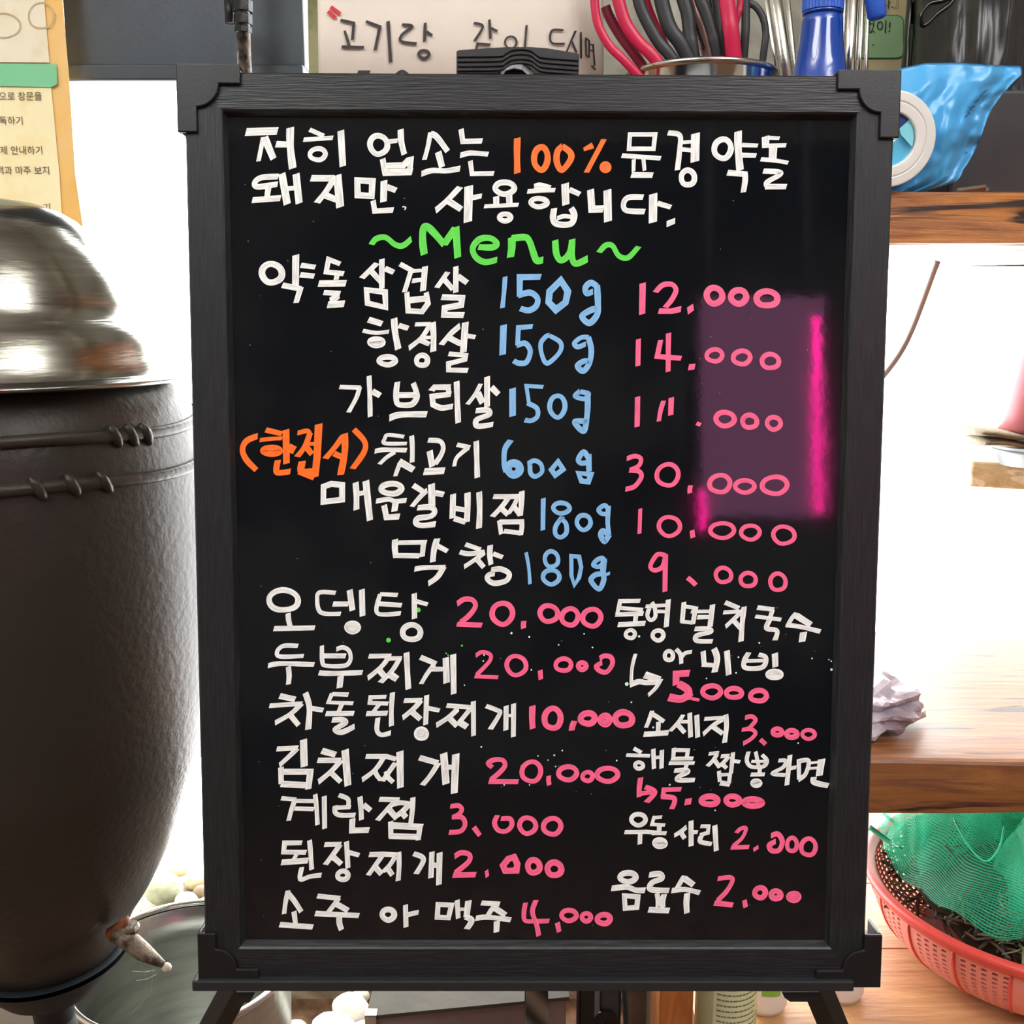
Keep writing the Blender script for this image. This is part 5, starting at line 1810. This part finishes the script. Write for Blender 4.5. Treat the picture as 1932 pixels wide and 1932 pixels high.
# white tub and bowl
M_wtub = material('white_plastic', 'e3dfdc', .4)
def tub(name, cx, by, rpx, h, label, cat, green=False, lower=.86):
    p = onz(cx, by); k = ((p-Vector((0, 0, CZ))).length)/FPX*.93; r = rpx*k; c = Vector((p.x, p.y+r*.8, TZ))
    e = empty(name, c); tag(e, label, cat)
    V, F = lathem([(.001, .001), (r*lower, .001), (r*.97, .008), (r, .03), (r, h), (r*.96, h), (r*.95, .01), (.001, .006)], c, 48); make('tub_wall', V, F, M_wtub, e, True)
    V, F = lathem([(r*1.03, h-.004), (r*1.03, h+.004), (.001, h+.005)], c, 48); make('lid', V, F, M_wtub, e, True)
    if green:
        vs, fs = [], []
        for q in range(11):
            a = math.radians(-110+45*q/10)
            for z in (TZ+.028, TZ+.05): vs.append((c.x+(r+.0008)*math.cos(a), c.y+(r+.0008)*math.sin(a), z))
        for q in range(10): fs.append((q*2, q*2+2, q*2+3, q*2+1))
        make('green_label', vs, fs, material('grass_green_label', '7cae3a', .5), e, True)
tub('plastic_tub', 1449, 1919, 42, .075, 'white plastic tub with a green label right of the labelled bottle', 'tub', True)
tub('plastic_tub', 1596, 1897, 40, .07, 'plain white tub behind the right easel leg', 'tub')

# ---------------------------------------------------------------- red basket, herbs, green net
bk = at(1962, 1664, 1.07); kz = bk.z; kr = .188
M_red_b = material('coral_red_plastic', 'e2504a', .35, 0, .5, subs=.15); M_red_b2 = material('pale_coral_plastic', 'ea8f86', .4)
bas = empty('red_basket', Vector((bk.x, bk.y, TZ))); tag(bas, 'coral red plastic colander basket under the green net', 'basket')
def bprof(t):                               # t 0 bottom..1 rim
    r = .105+(kr-.006-.105)*math.sin(t*PI/2)**.85; return r, TZ+.004+(kz-TZ-.012)*(1-math.cos(t*PI/2))**.9
vs, fs = [], []; NR, NC = 38, 216
for j in range(NR+1):
    r, z = bprof(j/NR)
    for q in range(NC):
        a = 2*PI*q/NC; vs.append((bk.x+r*math.cos(a), bk.y+r*math.sin(a), z))
for j in range(NR):
    for q in range(NC):
        hole = 3 < j < NR-2 and j % 2 == 0 and q % 2 == 0 and (q % 24 not in (0, 22))
        if not hole: fs.append((j*NC+q, j*NC+(q+1) % NC, (j+1)*NC+(q+1) % NC, (j+1)*NC+q))
make('perforated_wall', vs, fs, M_red_b2, bas, solid=.0016)
V, F = lathem([(.001, TZ+.002), (.106, TZ+.002), (.106, TZ+.005), (.001, TZ+.005)], (bk.x, bk.y, 0), 60); make('basket_base', V, F, M_red_b, bas)
V, F = lathem([(kr-.008, kz-.012), (kr, kz-.010), (kr+.005, kz-.002), (kr+.004, kz+.003), (kr-.003, kz+.004), (kr-.010, kz-.002)], (bk.x, bk.y, 0), 96); 
make('rim', V, F, M_red_b, bas, True)
for q in range(20):
    a = 2*PI*(q+.5)/20-.13; P = []
    for j in range(10):
        r, z = bprof(.04+.94*j/9); P.append((bk.x+(r+.001)*math.cos(a), bk.y+(r+.001)*math.sin(a), z))
    V, F = tubem(P, .0019, 6, up=(0, 0, 1)); make('rib', V, F, M_red_b, bas, True)
# herbs: dried twigs
M_twig = material('dry_herb', '8f8a66', .8, var=(30, .4, .6), col2='5c5a3c'); M_twig2 = material('dark_dry_root', '3e332b', .7, var=(30, .4, .6), col2='5a4a3c')
hc = Vector((bk.x+.01, bk.y+.01, kz))
def twigs(n, seed, rad, hgt, z0, mat, name, label, ln=.03, th=.0011, low=0.0):
    random.seed(seed); ms_ = []
    for _ in range(n):
        a = random.uniform(0, 2*PI); rr = rad*math.sqrt(random.random())
        top = z0+hgt*(1-(rr/rad)**2); z = random.uniform(max(low, z0-.02) if low else z0-.015, top)
        p = Vector((hc.x+rr*math.cos(a), hc.y+rr*math.sin(a), z))
        d = Vector((random.gauss(0, 1), random.gauss(0, 1), random.gauss(0, .5))).normalized()*ln*random.uniform(.4, 1.2)
        q = p+d*.5+Vector((random.gauss(0, .003), random.gauss(0, .003), random.gauss(0, .003)))
        ms_.append(tubem([p, q, p+d], th*random.uniform(.6, 1.4), 4))
    V, F = join(*ms_); o = make(name, V, F, mat); return tag(o, label, 'herbs', kind='stuff')
twigs(2600, 5, .150, .085, kz+.005, M_twig, 'dried_herbs', 'heap of dried grey-green herb twigs inside the green net')
twigs(900, 8, .152, .0, kz-.004, M_twig2, 'dried_roots', 'dark brown dried roots showing above the basket rim', .04, .0016)
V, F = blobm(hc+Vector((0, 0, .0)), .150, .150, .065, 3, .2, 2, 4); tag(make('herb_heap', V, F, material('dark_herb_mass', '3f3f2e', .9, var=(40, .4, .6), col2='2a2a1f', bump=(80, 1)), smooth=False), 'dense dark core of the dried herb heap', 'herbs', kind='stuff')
# net bag: draped translucent mesh
M_net = bpy.data.materials.new('green_net'); M_net.use_nodes = True; nt = M_net.node_tree; b = nt.nodes['Principled BSDF']
b.inputs['Base Color'].default_value = lin('3fe6b4'); b.inputs['Roughness'].default_value = .45
tcn = N(nt, 'ShaderNodeUVMap'); tcn.uv_map = 'uv'
wv = N(nt, 'ShaderNodeTexWave', wave_type='BANDS', bands_direction='Y'); wv.inputs['Scale'].default_value = 7.5; wv.inputs['Distortion'].default_value = 1.5; wv.inputs['Detail Scale'].default_value = .6
wv2 = N(nt, 'ShaderNodeTexWave', wave_type='BANDS', bands_direction='X'); wv2.inputs['Scale'].default_value = 4.6
nt.links.new(tcn.outputs[0], wv.inputs['Vector']); nt.links.new(tcn.outputs[0], wv2.inputs['Vector'])
mxn = N(nt, 'ShaderNodeMath', operation='MAXIMUM'); nt.links.new(wv.outputs[0], mxn.inputs[0])
sc_ = N(nt, 'ShaderNodeMath', operation='MULTIPLY'); sc_.inputs[1].default_value = .6; nt.links.new(wv2.outputs[0], sc_.inputs[0]); nt.links.new(sc_.outputs[0], mxn.inputs[1])
rn = N(nt, 'ShaderNodeMapRange'); rn.inputs[1].default_value = .2; rn.inputs[2].default_value = .9; rn.inputs[3].default_value = .05; rn.inputs[4].default_value = .70
nt.links.new(mxn.outputs[0], rn.inputs[0])
tr = N(nt, 'ShaderNodeBsdfTransparent'); tl = N(nt, 'ShaderNodeBsdfTranslucent'); tl.inputs[0].default_value = lin('5af5c8')
m1 = N(nt, 'ShaderNodeMixShader'); m1.inputs[0].default_value = .55; nt.links.new(b.outputs[0], m1.inputs[1]); nt.links.new(tl.outputs[0], m1.inputs[2])
m2 = N(nt, 'ShaderNodeMixShader'); nt.links.new(rn.outputs[0], m2.inputs[0]); nt.links.new(tr.outputs[0], m2.inputs[1]); nt.links.new(m1.outputs[0], m2.inputs[2]); nt.links.new(m2.outputs[0], nt.nodes['Material Output'].inputs[0])
M_net2 = M_net.copy(); M_net2.name = 'green_net_doubled'
for n_ in M_net2.node_tree.nodes:
    if n_.bl_idname == 'ShaderNodeMapRange': n_.inputs[3].default_value = .55; n_.inputs[4].default_value = .97
net = empty('net_bag', Vector((bk.x, bk.y, kz))); tag(net, 'green nylon net bag heaped with dried herbs in the red basket', 'net bag')
def netlayer(seed, rad, hgt, amp, x0=0, y0=0, name='net_layer', zoff=0.0):
    vs, fs, us = [], [], []; nr, na = 34, 120
    for j in range(nr+1):
        t = j/nr
        for q in range(na):
            a = 2*PI*q/na; r = rad*t*(1+.08*noise.noise(Vector((math.cos(a)*2, math.sin(a)*2, seed))))
            x, y = hc.x+x0+r*math.cos(a), hc.y+y0+r*math.sin(a)
            fold = amp*noise.noise(Vector((x*22, y*22, seed)))+amp*.5*math.sin(a*9+6*noise.noise(Vector((t*3, a, seed))))*t
            z = kz+zoff+.012+hgt*(1-t**2.2)+fold
            z = min(z, SL-.068); vs.append((x, y, z)); us.append((a*3.2, t*4+.3*noise.noise(Vector((a*2, t*3, seed)))))
    for j in range(nr):
        for q in range(na):
            fs.append((j*na+q, j*na+(q+1) % na, (j+1)*na+(q+1) % na, (j+1)*na+q))
    make(name, vs, fs, M_net2 if seed == 21 else M_net, net, True, uvs=us)
netlayer(1, .172, .105, .010)
netlayer(7, .12, .135, .02, .03, .02, 'net_fold', .01)
netlayer(12, .085, .12, .022, -.09, .05, 'net_fold', .0)
netlayer(21, .075, .118, .016, -.02, -.075, 'net_fold', .008)
V, F = tubem(smoothpts([at(1800, 1545, 1.0), at(1830, 1600, .97), at(1860, 1625, .96), at(1885, 1600, .97), at(1895, 1560, .99)]), .0012, 5); make('net_seam', V, F, material('net_cord', '35d3a2', .4), net, True)
V, F = tubem(smoothpts([at(1640, 1560, 1.1), at(1680, 1590, 1.08), at(1700, 1600, 1.06)]), .003, 6, flat=.3); make('net_tail', V, F, material('net_cord2', '2fbf98', .4), net, True)

# ---------------------------------------------------------------- crumpled plastic wrap on the slab
M_wrap = material('crumpled_clear_wrap', 'd9d4e0', .25, 0, .6, var=(14, .42, .6), col2='a79aa6', bump=(30, 1.0))
c = at(1640, 1365, 1.03); V, F = blobm(Vector((c.x, 1.04, SL+.026)), .052, .05, .030, 5, .5, 2.4, 4); V = [Vector((v.x, v.y, max(v.z, SL+.001))) for v in V]
tag(make('plastic_wrap', V, F, M_wrap), 'crumpled lilac-white plastic wrap on the slab by the board edge', 'wrap')
# cord
V, F = tubem(smoothpts([at(1780, 470, 1.16), at(1770, 492, 1.16), at(1745, 560, 1.16), at(1722, 620, 1.16), at(1700, 664, 1.16), at(1668, 708, 1.16), at(1620, 760, 1.16), at(1580, 900, 1.18), at(1600, 1190, 1.2)]), .0031, 8)
tag(make('power_cord', V, F, material('grey_cord', 'd4dade', .5), smooth=True), 'grey power cord curving down under the log shelf', 'cord')

# ---------------------------------------------------------------- ledge seen against the window, right
M_ledge = wood('glare_washed_log', 'dcc9a0', 'c4ae80', 'efe3c4', (3, 8, 8), .7, 0, .58)  # window glare put into the wood colour as paleness
a = at(1829, 905, 1.60); L = RX-a.x
ang = math.radians(-24); ln_ = (RX-a.x)/math.cos(ang)-.06
R = Matrix.Rotation(ang, 3, 'Z'); zt = at(1829, 866, 1.60).z; zb_ = at(1829, 915, 1.60).z
V, F = boxm(0, ln_, -.02, .11, 0, zt-zb_); V = [R @ Vector(v)+Vector((a.x, 1.60, zb_)) for v in V]
tag(make('window_ledge', V, F, M_ledge, bevel=.004), 'glare-washed pale wooden ledge end in front of the bright window', 'ledge')
c = at(1935, 880, 1.55); c.z = zt; c.y = 1.53
V, F = lathem([(.001, .001), (.045, .001), (.058, .022), (.062, .024), (.062, .027), (.055, .026), (.043, .006), (.001, .006)], c, 48)
tag(make('enamel_tray', V, F, material('pale_enamel', '8a959c', .35), smooth=True), 'pale blue-grey enamel tray on the pale ledge', 'tray')
M_tow = material('beige_towel', '9a917d', .95, bump=(160, .8), var=(20, .4, .6), col2='857c69')
for k, (dx, w, dz, lb) in enumerate(((.002, .090, .038, 'lower folded beige cloth on the enamel tray'), (-.004, .103, .0515, 'upper folded beige cloth with a rounded fold end'))):
    vs, fs = [], []; nx, ny = 20, 6
    for i in range(nx+1):
        s = i/nx; x = c.x-w-dx+2*w*s
        for kk in range(10):
            q = 2*PI*kk/10; vs.append((x, c.y+.045*math.cos(q), c.z+dz+.0062*math.sin(q)*(1+.2*math.sin(s*9))-.010*s+.002*math.sin(s*12+k)))
    for i in range(nx):
        for kk in range(10): fs.append((i*10+kk, i*10+(kk+1) % 10, (i+1)*10+(kk+1) % 10, (i+1)*10+kk))
    fs += [tuple(range(9, -1, -1)), tuple(nx*10+kk for kk in range(10))]
    tag(make('folded_cloth', vs, fs, M_tow, smooth=True), lb, 'cloth')
pc = Vector((at(1955, 820, 1.53).x, 1.53, c.z+.052))
pb_ = empty('pink_bottle', pc); tag(pb_, 'tapering rose pink bottle standing on the folded cloths', 'bottle')
V, F = lathem([(.001, 0), (.052, 0), (.055, .006), (.046, .06), (.036, .11), (.030, .15), (.001, .155)], pc, 40); make('bottle_body', V, F, material('rose_pink_plastic', 'b5666e', .35), pb_, True)
V, F = lathem([(.016, -.001), (.022, .001), (.016, .003)], pc+Vector((-.012, -.045, .07)), 24, Matrix.Rotation(PI/2, 3, 'X') @ Matrix.Rotation(0, 3, 'Z')); make('oval_badge', V, F, material('pale_badge', 'd9dccb', .4), pb_, True)

# ---------------------------------------------------------------- magenta neon sign in the room behind the photographer (seen mirrored in the board)
def mirror(px, py, Yt):
    o = Vector((0, 0, CZ)); d = ray(px, py); Rm = BM.to_3x3(); n = Rm @ Vector((0, -1, 0)); n.normalize()
    p0 = BM @ Vector((0, YP, 0)); t = (p0-o).dot(n)/d.dot(n); h = o+d*t; r = d-2*d.dot(n)*n
    return h+r*((Yt-h.y)/r.y)
YN2 = -1.15
c4 = [mirror(x, y, YN2) for x, y in ((1322, 560), (1556, 560), (1556, 975), (1322, 975))]
x0, x1 = sorted((c4[0].x, c4[1].x)); z1, z0 = c4[0].z, c4[3].z
ns = empty('neon_sign', Vector(((x0+x1)/2, YN2, z0))); tag(ns, 'magenta lit sign box behind the photographer, seen only as a reflection in the board', 'sign')
M_nf = material('magenta_lit_face', '3a1030', .5, emit='b06c98', est=4.2); M_nt = material('magenta_tube', 'ff40c0', .5, emit='ff1890', est=34)
M_nb = material('sign_housing', '1a1518', .5)
box('housing', x0-.02, x1+.02, YN2-.10, YN2-.006, z0-.02, z1+.02, M_nb, ns)
box('lit_face', x0, x1, YN2-.006, YN2, z0, z1, M_nf, ns)
tz = mirror(1545, 600, YN2).z; tl_, tr_ = mirror(1532, 800, YN2).x, mirror(1549, 800, YN2).x
tl_, tr_ = sorted((tl_, tr_)); V, F = tubem([((tl_+tr_)/2, YN2+.014, z0+.01), ((tl_+tr_)/2-.004, YN2+.014, tz)], (tr_-tl_)/2*.7, 12, up=(1, 0, 0)); make('neon_tube', V, F, M_nt, ns, True)
xl_ = mirror(1324, 950, YN2).x; zt_ = mirror(1324, 925, YN2).z; V, F = tubem([(xl_, YN2+.010, mirror(1324, 1000, YN2).z), (xl_, YN2+.010, zt_)], .006, 10, up=(1, 0, 0)); make('neon_tube', V, F, M_nt, ns, True)
for s in (x0+.02, x1-.04):
    box('hanger', s, s+.02, YN2-.06, YN2-.04, z1+.02, ZC, M_nb, ns)
